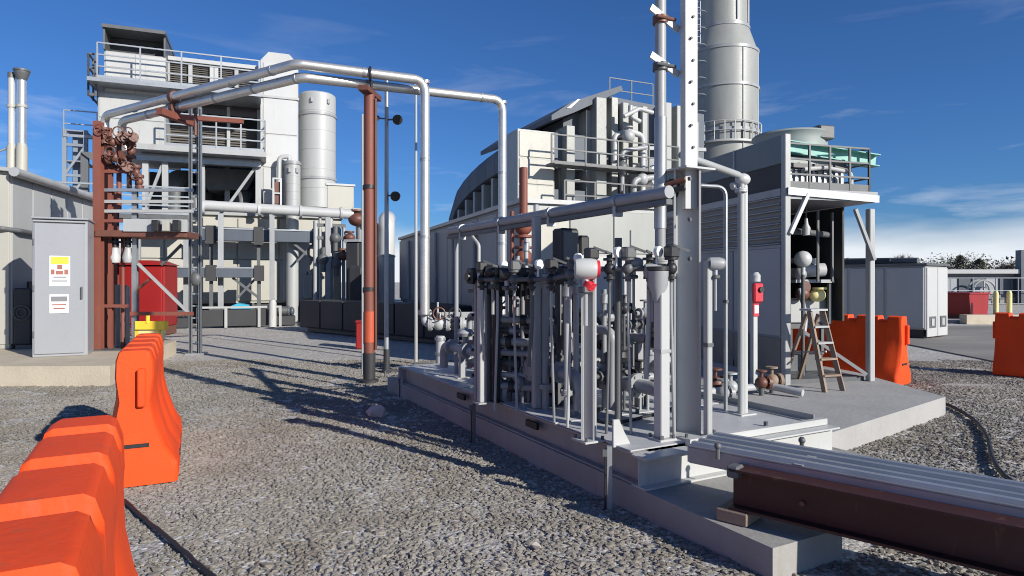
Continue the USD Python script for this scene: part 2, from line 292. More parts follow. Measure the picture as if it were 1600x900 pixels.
def flush():
    for t in THINGS:
        if not t.parts: continue
        allv = np.vstack([np.vstack(p.mb.v) for p in t.parts]); lo, hi = allv.min(0), allv.max(0)
        off = np.array([(lo[0] + hi[0]) / 2, (lo[1] + hi[1]) / 2, lo[2]]); f = t.fr
        w = (f.o[0] + off[0] * f.c - off[1] * f.s, f.o[1] + off[0] * f.s + off[1] * f.c, off[2])
        path = numbered('/World', t.name)
        if len(t.parts) == 1 and not t.parts[0].subs: prim = write(path, t.parts[0], off).GetPrim()
        else:
            prim = UsdGeom.Xform.Define(stage, path).GetPrim()
            for q in t.parts:
                pp = numbered(path, q.name); pr = write(pp, q, off).GetPrim(); custom(pr, label=q.label)
                for u in q.subs: custom(write(numbered(pp, u.name), u, off).GetPrim(), label=u.label)
        place(prim, *w, f.deg); custom(prim, label=t.label, category=t.cat, group=t.group, kind=t.kind)
        t.path, t.w = path, w
        for (x, y, z, deg, label) in t.copies:
            c = UsdGeom.Xform.Define(stage, numbered('/World', t.name)); c.GetPrim().GetReferences().AddInternalReference(path); c.GetPrim().SetInstanceable(True)
            c.ClearXformOpOrder(); place(c.GetPrim(), x, y, z, deg); custom(c.GetPrim(), label=label, category=t.cat, group=t.group)
# ================================================================ the setting
def ground_mesh():
    xs = np.unique(np.r_[np.linspace(-900, -20, 12), np.linspace(-20, 20, 161), np.linspace(20, 900, 12)])
    ys = np.unique(np.r_[np.linspace(-200, -2, 6), np.linspace(-2, 26, 113), np.linspace(26, 1500, 14)])
    X, Y = np.meshgrid(xs, ys); P = np.stack([X, Y, 0 * X], -1)
    P[..., 2] = -.004 - .035 * meshkit.fbm(P * np.array([.55, .55, 1]) + 3.1, 4, 5)
    n = len(xs); i, j = np.meshgrid(np.arange(len(ys) - 1), np.arange(n - 1), indexing='ij'); a = i * n + j
    return MB().add(P.reshape(-1, 3), np.stack([a, a + 1, a + n + 1, a + n], -1).reshape(-1, 4))
Thing('ground', kind='structure').one(ground_mesh(), 'gravel', smooth=True)
Thing('road', kind='structure').one(MB().slab([(9.6, 12.2), (60, 7), (120, 24), (60, 25.5), (13.5, 23), (10.2, 17)], -.03, .006), 'asphalt')
PAD = .2
pad = Thing('concrete_pad', kind='structure')
pad.one(MB().slab([(2.62, 5.66), (5.27, 7.78), (5.32, 9.9), (4.7, 12.6), (1.2, 12.2), (1.35, 7.9)], -.05, PAD), 'padconcrete')
LPZ = .29
Thing('concrete_pad', kind='structure').one(MB().slab([(-14, 9.75), (-6.25, 9.95), (-7.5, 14.3), (-15, 14.2)], -.05, LPZ), 'concrete2')
SK = Fr(.91, 4.35, 28.0)                      # the skid: x across it to the right, y along it to the back
fs = Thing('foundation_slab', kind='structure')
sl = MB(); sl.slab([(SK.o[0] + u * SK.c - v * SK.s, SK.o[1] + u * SK.s + v * SK.c) for u, v in [(0, -1.04), (.58, -1.04), (.72, -.5), (1.1, -.22), (2.2, -.2), (2.2, 2.2), (2.14, 5.9), (0, 5.9)]], -.05, .17)
fs.one(sl, 'concrete')
Thing('concrete_kerb', kind='structure').one(MB().box(17.2, 21.5, 24.2, 24.6, -.05, .34), 'concrete2')
Thing('pavement', kind='structure').one(MB().slab([(17, 24.65), (60, 26.2), (70, 32), (17, 30)], -.03, .10), 'concrete')

# ---------------------------------------------------------------- loose gravel near the camera: tiles of stones
def gravel():
    pin = UsdGeom.PointInstancer.Define(stage, '/World/gravel'); paths = []
    ico = trimesh.creation.icosphere(1); iv, jf = np.array(ico.vertices), np.array(ico.faces)
    cube = trimesh.Trimesh([(x, y, z) for x in (-1, 1) for y in (-1, 1) for z in (-1, 1)]).convex_hull
    oct_ = trimesh.creation.icosphere(0); ov, of = np.array(oct_.vertices), np.array(oct_.faces)
    for k in range(6):
        V, F, n = [], [], 0
        for _ in range(520):
            s = .006 + .011 * rng.random() ** 2.0 + (.012 if rng.random() < .025 else 0)
            q, _r = np.linalg.qr(rng.normal(size=(3, 3)))
            v = (ov * (1 + .28 * rng.normal(size=(len(ov), 1)))) @ q * (s * np.array([1.35, 1.05, .6]))
            x, y = rng.uniform(-.34, .34, 2)
            V.append(v + [x, y, s * .1 + rng.random() * .006]); F.append(of + n); n += len(v)
        m = usdkit.mesh(stage, f'/World/gravel/patch_{k:03d}' if k else '/World/gravel/patch', (np.vstack(V), np.vstack(F)), M['stone']); paths.append(m.GetPath())
    pts, ori, idx = [], [], []
    y = 1.5
    while y < 13:
        step = .52 if y < 7 else .62
        half = y * .86 + .5
        x = -half
        while x < half:
            px, py = x + rng.uniform(-.12, .12), y + rng.uniform(-.12, .12)
            u, v = SK.loc(px, py)
            bare = False
            if not bare and not (-.0 < u < 2.1 and -1 < v < 5.8):
                z = -.004 - .035 * meshkit.fbm(np.array([[px * .55 + 3.1, py * .55 + 3.1, 3.1]]), 4, 5)[0]
                pts.append((px, py, z)); a = rng.uniform(0, 2 * pi); ori.append(Gf.Quath(math.cos(a / 2), 0, 0, math.sin(a / 2))); idx.append(int(rng.integers(6)))
            x += step
        y += step
    pin.CreatePrototypesRel().SetTargets(paths); pin.CreatePositionsAttr([Gf.Vec3f(*map(float, p)) for p in pts]); pin.CreateOrientationsAttr(ori); pin.CreateProtoIndicesAttr(idx)
    custom(pin.GetPrim(), label='loose grey and tan crushed stone covering the yard', category='gravel', kind='stuff')
gravel()

# ================================================================ helpers for plant
def railing(f, pts, z, h=1.05, n=2, post=1.2, r=.022):
    """posts and rails along a plan polyline of the frame"""
    m = MB()
    for (a, b) in zip(pts, pts[1:]):
        a, b = np.array(a), np.array(b); L = np.linalg.norm(b - a); k = max(1, round(L / post))
        for i in range(k + 1): q = a + (b - a) * i / k; m.bar((*q, z), (*q, z + h), r * 2)
        for j in range(n): zz = z + h * (1 - j / n); m.bar((*a, zz), (*b, zz), r * 1.8)
        m.bar((*a, z + .06), (*b, z + .06), .012, .1)
    return m
def rbox(f, px0, px1, py0, py1, v0, v1, ch=0.0):
    pm = (px0 + px1) / 2; return MB().box(f.X(px0, v0), f.X(px1, v0), v0, v1, f.Z(pm, py1, v0), f.Z(pm, py0, v0), ch)

# ================================================================ turbine building, left
TB = Fr(-11.6, 25.0, 21.0)
X, Z = TB.X, TB.Z
t = Thing('turbine_enclosure', 'long low cream panelled enclosure below the tall filter house', 'plant building', TB)
zb, zt = .75, Z(370, 337)
t.p('wall', MB().box(X(206), X(533), .05, 6, zb, zt), 'cream'); t.p('roof', MB().box(X(203), X(536), -.1, 6.1, zt, zt + .12), 'lgrey')
cuts = [206, 257, 316, 371, 436, 492, 532]
for a, b in zip(cuts, cuts[1:]):
    for (c, d) in ((.02, .5), (.5, .98)):
        if b == 492 and c == .02: pass
        t.p('panel', MB().box(X(a) + .025, X(b) - .025, -.02, .06, zb + (zt - zb) * c + .02, zb + (zt - zb) * d - .02, .012), 'cream')
d = t.p('door', MB().box(X(442) , X(484), -.07, -.021, zb + .05, zb + 2.5, .01), 'bright'); d.sub('handle', MB().box(X(479), X(481), -.13, -.07, zb + 1.0, zb + 1.25), 'steel')
t.p('vent_hood', MB().box(X(473), X(487), -.3, -.07, Z(480, 466), Z(480, 430), .02), 'lgrey')
t.p('base_frame', MB().box(X(206), X(533), .15, 5.9, 0, zb), 'dark')
for px in (215, 262, 325, 385, 445, 505): t.p('foot', MB().box(X(px), X(px) + .3, -.05, .15, 0, zb), 'steel')

t = Thing('filter_house', 'tall white air intake filter house with dark hooded top opening', 'plant building', TB)
v0 = -.4
zt, zb2 = Z(210, 84, v0), Z(210, 232, v0)
t.p('tower', MB().box(X(163, v0), X(259, v0), v0, 4.2, Z(210, 150, v0), zt), 'lgrey')
t.p('tower_base', MB().box(X(154, v0), X(259, v0), v0 - .1, 4.2, zb2, Z(210, 150, v0) - .005), 'lgrey')
for a, b in ((165, 211), (212, 258)):
    for c, dd in ((86, 108), (109, 128), (129, 147)): t.p('panel', MB().box(X(a, v0), X(b, v0), v0 - .025, v0 + .01, Z(210, dd, v0), Z(210, c, v0), .008), 'white')
for c, dd in ((152, 188), (190, 228)): t.p('panel', MB().box(X(156, v0), X(257, v0), v0 - .13, v0 - .09, Z(210, dd, v0), Z(210, c, v0), .008), 'white')
hz0, hz1 = zt, Z(210, 52, v0)
xa, xb = X(163, v0), X(259, v0)
h = MB().prism([(0, 0), (1, 0), (1, 1)], 0, 1); h = MB()
h.box(xa, xa + .06, v0 - .2, 4.0, hz0, hz1); h.box(xb - .06, xb, v0 - .05, 4.0, hz0, hz1); h.box(xa - .03, xb + .03, v0 - .3, 4.2, hz1, hz1 + .12); h.box(xa + .06, xb - .06, 3.9, 4.0, hz0, hz1)
t.p('intake_hood', h, 'steel', label='dark open hood of the intake')
for i in range(5): t.p('baffle', MB().box(xa + .07, xb - .07, .3 + i * .5, .34 + i * .5, hz0 + .0, hz1 - .02), 'dark')  # dark plates carry the hood's inner shade in their colour
# upper filter bank
z0, z1 = Z(330, 150), Z(330, 92)
t.p('filter_bank', MB().box(X(259), X(407), .5, 4.2, z0, z1 - .15), 'rustlouvre')
t.p('roof', MB().box(X(259) + .005, X(410), .2, 4.4, z1 - .15, z1), 'bright')
for i in range(16):
    zz = z0 + (z1 - .2 - z0) * (i + .5) / 16; t.p('louvre_blade', MB().bar((X(261), .46, zz), (X(404), .46, zz), .10, .012, up=(0, -.6, 1)), 'louvre')
for px in (260, 296, 330, 337, 369, 403): t.p('frame_post', MB().box(X(px) - .07, X(px) + .07, .3, .5, z0, z1 - .16), 'bright' if px in (330, 337) else 'lgrey')
# middle platform and lower filter bank
zp = Z(330, 152)
t.p('upper_platform', MB().box(X(150), X(408), -1.3, .5, zp - .14, zp), 'galv')
t.p('upper_railing', railing(TB, [(X(152, -1.2), -1.2), (X(405, -1.2), -1.2)], zp, 1.25, 3, 1.3, .024), 'galv')
z0, z1 = Z(330, 236), Z(330, 160)
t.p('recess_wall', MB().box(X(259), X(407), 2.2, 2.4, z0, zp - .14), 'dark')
t.p('lower_filter_bank', MB().box(X(262), X(405), .9, 2.2, z0, Z(330, 188)), 'rustlouvre')
for i in range(12):
    zz = z0 + (Z(330, 188) - z0) * (i + .5) / 12; t.p('louvre_blade', MB().bar((X(262, .86), .86, zz), (X(404, .86), .86, zz), .09, .012, up=(0, -.6, 1)), 'louvre')
for px in (262, 310, 357, 404): t.p('frame_post', MB().box(X(px, .7) - .06, X(px, .7) + .06, .7, .86, z0, zp - .14), 'lgrey')
zl = Z(330, 236, -.9)
t.p('lower_platform', MB().box(X(225), X(416), -1.5, 2.4, zl - .2, zl), 'lgrey')
t.p('lower_railing', railing(TB, [(X(258, -1.4), -1.4), (X(414, -1.4), -1.4), (X(414, -1.4), .8)], zl, 1.2, 3, .85, .026), 'galv')
# open bay below; dark walls and ducts hold its shade in their colour
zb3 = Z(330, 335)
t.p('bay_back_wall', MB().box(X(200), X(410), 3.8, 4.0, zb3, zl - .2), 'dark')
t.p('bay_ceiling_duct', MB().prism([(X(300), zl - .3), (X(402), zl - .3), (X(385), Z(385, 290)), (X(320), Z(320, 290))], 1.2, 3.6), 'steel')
for px, py0 in ((232, 240), (262, 240), (318, 240), (352, 246), (404, 242)): t.p('column', MB().bar((X(px), -.6 if px != 352 else 1.5, zb3), (X(px), -.6 if px != 352 else 1.5, zl - .2), .2), 'lgrey' if px != 352 else 'mid')
for a, b in ((232, 262), (352, 404)): t.p('brace', MB().bar((X(a), -.6, zb3 + .1), (X(b), -.6, zl - .3), .1), 'mid')
for i, (px, py, r) in enumerate(((268, 272, .32), (300, 300, .25), (375, 300, .34), (398, 310, .22))): t.p('duct', MB().tube([(X(px), 1.0 + .2 * i, zb3), (X(px), 1.0 + .2 * i, Z(px, py)), (X(px) + .4, 2.8, Z(px, py) + .3)], r, 14, .4), 'steel')
t.p('bay_beam', MB().ibeam((X(205), -.8, Z(300, 256)), (X(408), -.8, Z(300, 256)), .22, .2), 'galv')
# right tower
v0 = -.2
ztop = Z(436, 83, v0); zz0 = Z(436, 322, v0); xa, xb = X(407, v0), X(466, v0)
zc = Z(436, 97, v0); w = xb - xa
t.p('duct_tower', MB().prism([(xa, zz0 + .9), (xa + .12, zz0), (xb, zz0), (xb, zc), (xb - .35, ztop), (xa + .3, ztop), (xa, zc)], v0, 3.8), 'white')
for c, dd in ((100, 152), (154, 210), (212, 262), (264, 318)): t.p('panel', MB().box(xa + .1, xb - .05, v0 - .03, v0 + .01, Z(436, dd, v0), Z(436, c, v0), .01), 'bright')
t.p('band', MB().box(xa - .03, xb + .03, v0 - .08, v0 - .031, Z(436, 154.5, v0), Z(436, 151, v0)), 'lgrey')
t.p('ladder_cage', railing(TB, [(X(150, -.8), -.8), (X(138, -.8), -.8), (X(138, -.8), .6)], Z(145, 150, -.8), 1.5, 3, .6, .03), 'steel')

def tank(name, label, f, px, w, py0, py1, v, mat_, bands=(), group=None):
    t = Thing(name, label, 'tank', f, group); x = f.X(px, v); r = (f.X(px + w / 2, v) - f.X(px - w / 2, v)) / 2; z0, z1 = f.Z(px, py1, v), f.Z(px, py0, v)
    t.p('shell', MB().lathe([(0, z0), (r, z0), (r, z1 - .18), (r * .985, z1 - .06), (r * .9, z1), (0, z1 + .02)], (x, v, 0), 40), mat_)
    for b in bands: zb = f.Z(px, b, v); t.p('band', MB().lathe([(r, zb - .05), (r + .035, zb - .05), (r + .035, zb + .05), (r, zb + .05)], (x, v, 0), 40), 'mid')
    for k in range(1, 6): zb = z0 + (z1 - z0) * k / 6; t.p('weld_seam', MB().lathe([(r, zb - .012), (r + .008, zb - .008), (r + .008, zb + .008), (r, zb + .012)], (x, v, 0), 40), mat_)
    for a in (-60, -110): a = math.radians(a); t.p('lifting_lug', MB().box(x + (r + .04) * math.cos(a) - .05, x + (r + .04) * math.cos(a) + .05, v + (r + .02) * math.sin(a) - .06, v + (r + .02) * math.sin(a) + .04, z1 - .5, z1 - .3, .01), 'mid')
    t.p('skirt', MB().lathe([(r * .8, 0), (r * .8, z0 + .05)], (x, v, 0), 24), 'lgrey')
    return t
tank('silencer_tank', 'tall grey cylindrical silencer with two dark bands beside white tower', TB, 496, 58, 149, 326, 1.0, 'lgrey', (183, 281))
t = tank('small_tank', 'slim grey cylinder standing in front of the banded silencer', TB, 457, 25, 252, 324, -.6, 'lgrey', (256,))
t.p('vent_pipe', MB().tube([(X(452, -.6), -.6, Z(450, 252, -.6)), (X(452, -.6), -.6, Z(450, 244, -.6)), (X(436, -.6), -.6, Z(440, 246, -.6)), (X(436, -.6), -.6, Z(440, 285, -.6))], .09, 12, .25), 'lgrey')
t = Thing('gauge_rack', 'small white frame around a brown box left of the slim grey cylinder', 'instrument rack', TB)
for px in (427, 439): t.p('leg', MB().bar((X(px, -1), -1, Z(430, 324, -1)), (X(px, -1), -1, Z(430, 278, -1)), .07), 'bright')
for py in (279, 302, 322): t.p('crossbar', MB().bar((X(427, -1), -1, Z(433, py, -1)), (X(439, -1), -1, Z(433, py, -1)), .06), 'bright')
t.p('box', MB().box(X(429, -1), X(437, -1), -.95, -.7, Z(433, 318, -1), Z(433, 284, -1)), 'rust2'); t.p('stand', MB().box(X(426, -1), X(440, -1), -1.05, -.65, Z(433, 337, -1), Z(433, 323.5, -1)), 'lgrey')
t = Thing('relay_house', 'small plain white box on the roof right of the banded silencer', 'equipment box', TB)
t.p('body', rbox(TB, 511, 553, 290, 333, .3, 1.6, .03), 'cream'); t.p('cap', rbox(TB, 509, 555, 287, 290, .25, 1.65), 'bright')
# white pipe in front and its stands
t = Thing('white_process_pipe', 'large horizontal white pipe running in front of the cream enclosure', 'pipe', TB)
vv = -1.7; zz = Z(430, 329, vv); r = .19
t.p('pipe', MB().tube([(X(308, vv), vv, Z(430, 325, vv)), (X(552, vv), vv, zz - .03)], r, 20), 'bright')
for px in (318, 405, 470, 533): t.p('flange', MB().disc((X(px, vv), vv, zz), (1, 0, -.01), r * 1.25, .09), 'bright')
for px in (345, 425, 512): t.p('stand', MB().ibeam((X(px, vv), vv, 0), (X(px, vv), vv, zz - r), .2, .18), 'mid')
for nm, lab, v, pxa, pxb, py, hh, supp in (('cable_tray', 'upper dark slate cable duct crossing the cream enclosure', -1.2, 312, 500, 369, 18, (330, 404, 495)), ('cable_tray', 'lower dark slate cable duct on braced leg beside red cabinet', -2.2, 250, 409, 427, 14, (330, 405))):
    t = Thing(nm, lab, 'cable duct', TB); za, zb_ = Z(400, py + hh / 2, v), Z(400, py - hh / 2, v)
    t.p('duct', MB().box(X(pxa, v), X(pxb, v), v - .22, v + .22, za, zb_, .02), 'tray'); t.p('lid', MB().box(X(pxa, v), X(pxb, v), v - .25, v + .25, zb_, zb_ + .05), 'galv')
    for px in supp: t.p('leg', MB().bar((X(px, v), v, 0), (X(px, v), v, za), .12), 'steel'); t.p('clamp', MB().box(X(px, v) - .17, X(px, v) + .17, v - .28, v + .28, za - .12, zb_ + .12), 'dark')
    e = supp[-1]; t.p('brace', MB().bar((X(e, v) - .9, v, za), (X(e, v), v, za - .75), .09), 'steel'); t.p('brace', MB().bar((X(e, v) - .75, v, za - .75), (X(e, v) - .1, v, za), .08), 'steel')
# pipes at the right end of the building
t = Thing('elbow_pipe_stack', 'fat white vertical pipes with elbows at right end of cream enclosure', 'pipe', TB)
vv = -1.4
for a, b, py in ((555, 600, 338),):
    t.p('header', MB().tube([(X(550, vv), vv, zz), (X(566, vv), vv, zz), (X(568, vv), vv, Z(568, 470, vv))], .26, 18, .55), 'bright')
t.p('riser', MB().tube([(X(604, vv), vv, Z(604, 490, vv)), (X(604, vv), vv, Z(604, 344, vv)), (X(616, vv), vv + 1.5, Z(610, 336, vv))], .33, 20, .5), 'bright')
t.p('riser', MB().tube([(X(588, vv), vv + .3, Z(588, 490, vv)), (X(588, vv), vv + .3, Z(588, 352, vv)), (X(572, vv), vv + .3, Z(588, 344, vv))], .2, 18, .35), 'white')
for px, py in ((568, 380), (604, 400), (588, 420), (568, 430)): t.p('flange', MB().disc((X(px, vv), vv + (.3 if px == 588 else 0), Z(px, py, vv)), (0, 0, 1), .36, .1), 'lgrey')
for px, py, r in ((556, 344, .34), (545, 372, .22), (534, 400, .25), (575, 352, .28)): t.p('valve', MB().ball((X(px, vv), vv - .3, Z(px, py, vv)), (r, r, r * .8), 2).disc((X(px, vv), vv - .3, Z(px, py, vv) + r), (0, 0, 1), r * .8, .07), 'rust2')
t.p('pedestal', MB().box(X(560, vv), X(612, vv), vv - .4, vv + .8, 0, Z(590, 488, vv)), 'concrete')
t = Thing('pipe_support_rack', 'row of slender grey pipe columns by right end of cream enclosure', 'pipe rack', TB)
for px, py0, py1, r in ((493, 345, 492, .09), (500, 336, 490, .06), (516, 340, 492, .11), (537, 352, 492, .07)): t.p('column', MB().cyl((X(px, -1.6), -1.6, 0), (X(px, -1.6), -1.6, Z(px, py0, -1.6)), r, 12), 'lgrey' if px != 537 else 'mid')
for py in (352, 372, 404): t.p('crossbar', MB().bar((X(490, -1.62), -1.62, Z(515, py, -1.62)), (X(540, -1.62), -1.62, Z(515, py, -1.62)), .12), 'steel')
for px, py in ((505, 405), (526, 412), (524, 372)): t.p('actuator', MB().ball((X(px, -1.8), -1.8, Z(px, py, -1.8)), (.2, .18, .22)).cyl((X(px, -1.8), -1.8, Z(px, py, -1.8) - .5), (X(px, -1.8), -1.8, Z(px, py, -1.8) + .45), .1), 'steel')
# handrail, tarpaulin-covered crate, dark items along the base
t = Thing('guard_rail', 'low grey guard rail on posts before the cream enclosure base', 'railing', TB)
v = -3.2; zr = Z(370, 480, v)
t.p('rail', MB().bar((X(308, v), v, zr), (X(440, v), v, zr), .07), 'lgrey'); t.p('kick_board', MB().box(X(308, v), X(425, v), v + .05, v + .1, .05, .62), 'dark')
for px in (310, 353, 405, 438): t.p('post', MB().bar((X(px, v), v, 0), (X(px, v), v, zr), .09), 'lgrey')
t = Thing('covered_crate', 'bright blue tarpaulin over a low crate behind the guard rail', 'crate', TB)
v = -2.9; q = rbox(TB, 362, 393, 487, 505, v, v + .8); t.p('crate', MB().box(X(362, v), X(393, v), v, v + .8, 0, Z(377, 488, v)), 'tray')
c = MB(); ph = [(X(360, v), Z(377, 491, v)), (X(361, v), Z(377, 478, v)), (X(372, v), Z(377, 474, v)), (X(388, v), Z(377, 477, v)), (X(396, v), Z(377, 489, v)), (X(394, v), Z(377, 493, v))]; c.prism(ph, v - .06, v + .86); t.p('tarpaulin', c, 'blue')
Thing('white_bollard', 'short white bollard post near the dark container corner', 'bollard', TB).one(MB().lathe([(.0, 0), (.13, 0), (.13, .85), (.09, .95), (0, .97)], (X(426, -3.3), -3.3, 0), 20), 'white')
for i, (px, pb, w, h, lab) in enumerate(((283, 496, 20, 18, 'low dark machine housing left of the cable ladder foot'), (446, 500, 26, 20, 'low dark pump housing beside the white bollard'), (345, 470, 22, 13, 'greenish dark pump sitting under the lower cable duct'))):
    t = Thing('pump_unit', lab, 'pump', TB); v = -2.6 + .2 * i; x = X(px, v); s = .026 * w / 2
    t.p('base', MB().box(x - s, x + s, v - .3, v + .3, 0, .35, .02), 'dark'); t.p('motor', MB().cyl((x - s * .8, v, .35 + s * .5), (x + s * .2, v, .35 + s * .5), s * .5, 18).disc((x + s * .3, v, .35 + s * .5), (1, 0, 0), s * .56, .08), 'steel'); t.p('pump_casing', MB().ball((x + s * .65, v, .35 + s * .45), (s * .3, s * .5, s * .5)), 'tray')
# stair tower and left platform
t = Thing('stair_tower', 'blue grey steel access tower rising left of the filter house', 'stair tower', TB)
v = 1.0; xs = (X(101, v), X(134, v)); za, zb_ = Z(118, 322, v), Z(118, 203, v)
t.p('side_plate', MB().box(X(108, v), X(127, v), v + .5, v + .7, za, Z(118, 206, v)), 'fabric')
for x in xs:
    for y in (v, v + 1.4): t.p('column', MB().bar((x, y, 0), (x, y, zb_), .14), 'fabric')
for i in range(6): z_ = za + (zb_ - za) * i / 5; t.p('landing' if i % 2 else 'crossbar', MB().box(xs[0], xs[1], v, v + 1.4, z_ - .05, z_) if i % 2 else MB().bar((xs[0], v, z_), (xs[1], v, z_), .1), 'fabric')
for a, b in ((0, .4), (.4, .8)): t.p('brace', MB().bar((xs[0], v, za + (zb_ - za) * a), (xs[1], v, za + (zb_ - za) * b), .08), 'galv')
t.p('railing', railing(TB, [(xs[0], v - .1), (xs[1] + .4, v - .1)], zb_ - .3, 1.0, 2, .8), 'galv')
t = Thing('access_platform', 'railed steel access platform behind the grey cabinet', 'platform', TB)
v = -1.9; zf = Z(180, 333, v)
t.p('deck', MB().box(X(78, v), X(300, v), v, v + 1.6, zf - .16, zf), 'steel'); t.p('railing', railing(TB, [(X(80, v), v), (X(298, v), v)], zf, .98, 3, 1.5, .03), 'galv')
for px in (92, 130, 215, 290): t.p('column', MB().bar((X(px, v), v + .1, 0), (X(px, v), v + .1, zf - .16), .16), 'mid')
t.p('support_bracket', MB().prism([(X(122, v), Z(140, 236, v)), (X(166, v), Z(140, 236, v)), (X(160, v), Z(140, 262, v))], v + .2, v + .5), 'steel')
t.p('upright', MB().box(X(122, v), X(134, v), v + .3, v + .5, zf, Z(128, 236, v)), 'steel')
t.p('machinery', MB().ball((X(95, v), v + 1.0, zf + .35), (.5, .4, .35)).ball((X(113, v), v + 1.0, zf + .28), (.35, .4, .3)).cyl((X(86, v), v + .8, zf + .2), (X(120, v), v + .8, zf + .5), .12), 'steel')

# red cabinet with pale sphere pots, left of centre
RC = Fr(*[(225 - 800) / FPX * 19.0, 19.0], 8.0)
t = Thing('red_cabinet', 'deep red steel fire cabinet behind the brown pipe rack', 'cabinet', RC)
x0, x1 = RC.X(176), RC.X(256); z1 = RC.Z(215, 414)
t.p('body', MB().box(x0, x1, .04, 1.1, .25, z1, .03), 'red'); t.p('roof', MB().prism([(x0 - .06, z1), (x1 + .06, z1), (x1 - .3, z1 + .14), (x0 + .3, z1 + .14)], -.05, 1.15), 'red')
for a, b in ((.02, .5), (.5, .98)): t.p('door', MB().box(x0 + (x1 - x0) * a + .02, x0 + (x1 - x0) * b - .02, -.02, .05, .35, z1 - .08, .012), 'red')
t.p('skid_base', MB().box(x0, x1, .1, 1.0, 0, .25), 'rust2')
# ================================================================ left foreground: cabinet, switch house, pipe rack
CB = Fr(*[(94 - 800) / FPX * 11.2, 11.2], 26.0)
t = Thing('electrical_cabinet', 'tall light grey cabinet with two warning signs on the concrete plinth', 'cabinet', CB)
x0, x1, zt = CB.X(50), CB.X(137), CB.Z(94, 343)
t.p('body', MB().box(x0, x1, 0, .75, LPZ, zt, .012), 'cabinet'); t.p('door', MB().box(x0 + .03, x1 - .05, -.028, .004, LPZ + .05, zt - .07, .01), 'cabinet')
t.p('top_cap', MB().box(x0 - .02, x1 + .02, -.05, .78, zt + .001, zt + .035, .008), 'cabinet')
t.p('door_seal', MB().box(x0 + .02, x1 - .035, -.012, .0, zt - .066, zt - .045), 'rubber')
t.p('handle', MB().box(x1 - .10, x1 - .07, -.065, -.029, LPZ + 1.0, LPZ + 1.22, .008), 'steel')
for zh in (.35, 1.15, 1.95): t.p('hinge', MB().cyl((x0 + .02, -.03, LPZ + zh), (x0 + .02, -.03, LPZ + zh + .1), .014, 10), 'steel')
def sign(px0, px1, py0, py1, name, bars):
    q = t.p(name, MB().box(CB.X(px0), CB.X(px1), -.034, -.029, CB.Z(94, py1), CB.Z(94, py0)), 'paper')
    for nm, a, b, c, d, m in bars: q.sub(nm, MB().box(CB.X(a), CB.X(b), -.037, -.0345, CB.Z(94, d), CB.Z(94, c)), m)
sign(78, 110, 400, 447, 'warning_sign', [('header', 80, 108, 401.5, 413, 'amber'), ('symbol', 90, 98, 414, 421, 'ink'), ('text_line', 80, 86, 421, 429, 'ink'), ('text_line', 88, 99, 423, 429, 'ink'), ('text_line', 101, 107, 421, 429, 'ink'), ('text_line', 84, 104, 432, 434, 'inkgrey'), ('text_line', 82, 106, 438, 440, 'inkgrey')])
sign(78, 108, 460, 489, 'notice_sign', [('header', 80, 106, 463, 471, 'inkgrey'), ('text_line', 82, 104, 475, 477, 'ink'), ('text_line', 84, 102, 481, 483, 'ink')])
zs = (CB.Z(94, 413) + CB.Z(94, 401.5)) / 2
t = Thing('switch_house', 'cream metal house with sloping eave at the left edge', 'plant building', Fr(-9.6, 12.4, 14.0))
f = t.fr; x1 = f.X(16, 0); z1 = f.Z(16, 268); zl = f.Z(70, 300, 2.4)
t.p('wall', MB().box(x1 - 3.4, x1, 0, 5.0, LPZ, z1, .02), 'cream')
for k in range(4): t.p('panel', MB().box(x1 - .86 * (k + 1) + .01, x1 - .86 * k - .012, -.022, .01, LPZ + .1, z1 - .06, .008), 'cream')
for k in range(6): t.p('side_panel', MB().box(x1 - .01, x1 + .024, .03 + .83 * k, .03 + .83 * k + .81, LPZ + .1, z1 - .05, .008), 'lgrey')
t.p('roof', MB().prism([(x1 - 3.5, z1 + .32), (x1 - 3.5, z1 + .25), (x1 + .12, z1 - .02), (x1 + .12, z1 + .05)], -.15, 5.1), 'lgrey')
t.p('gutter', MB().tube([(x1 + .15, -.2, z1 - .03), (x1 + .15, 5.1, z1 - .03)], .09, 12), 'mid')
t.p('side_pipe', MB().tube([(x1 - 2.5, -.1, f.Z(10, 356, -.1)), (x1 - .1, -.1, f.Z(10, 357, -.1)), (x1 + .12, .1, f.Z(30, 360)), (x1 + .12, 1.6, f.Z(30, 362))], .045, 10, .1), 'steel')
t.p('side_vent', MB().box(x1 + .025, x1 + .07, .95, 1.5, 2.28, 2.4, .01), 'steel'); t.p('door_step', MB().box(x1 + .03, x1 + .5, .4, 1.3, LPZ, .5, .01), 'dark')
t.p('louvre_panel', MB().box(x1 + .025, x1 + .06, .6, 1.9, .7, 1.6), 'dark')
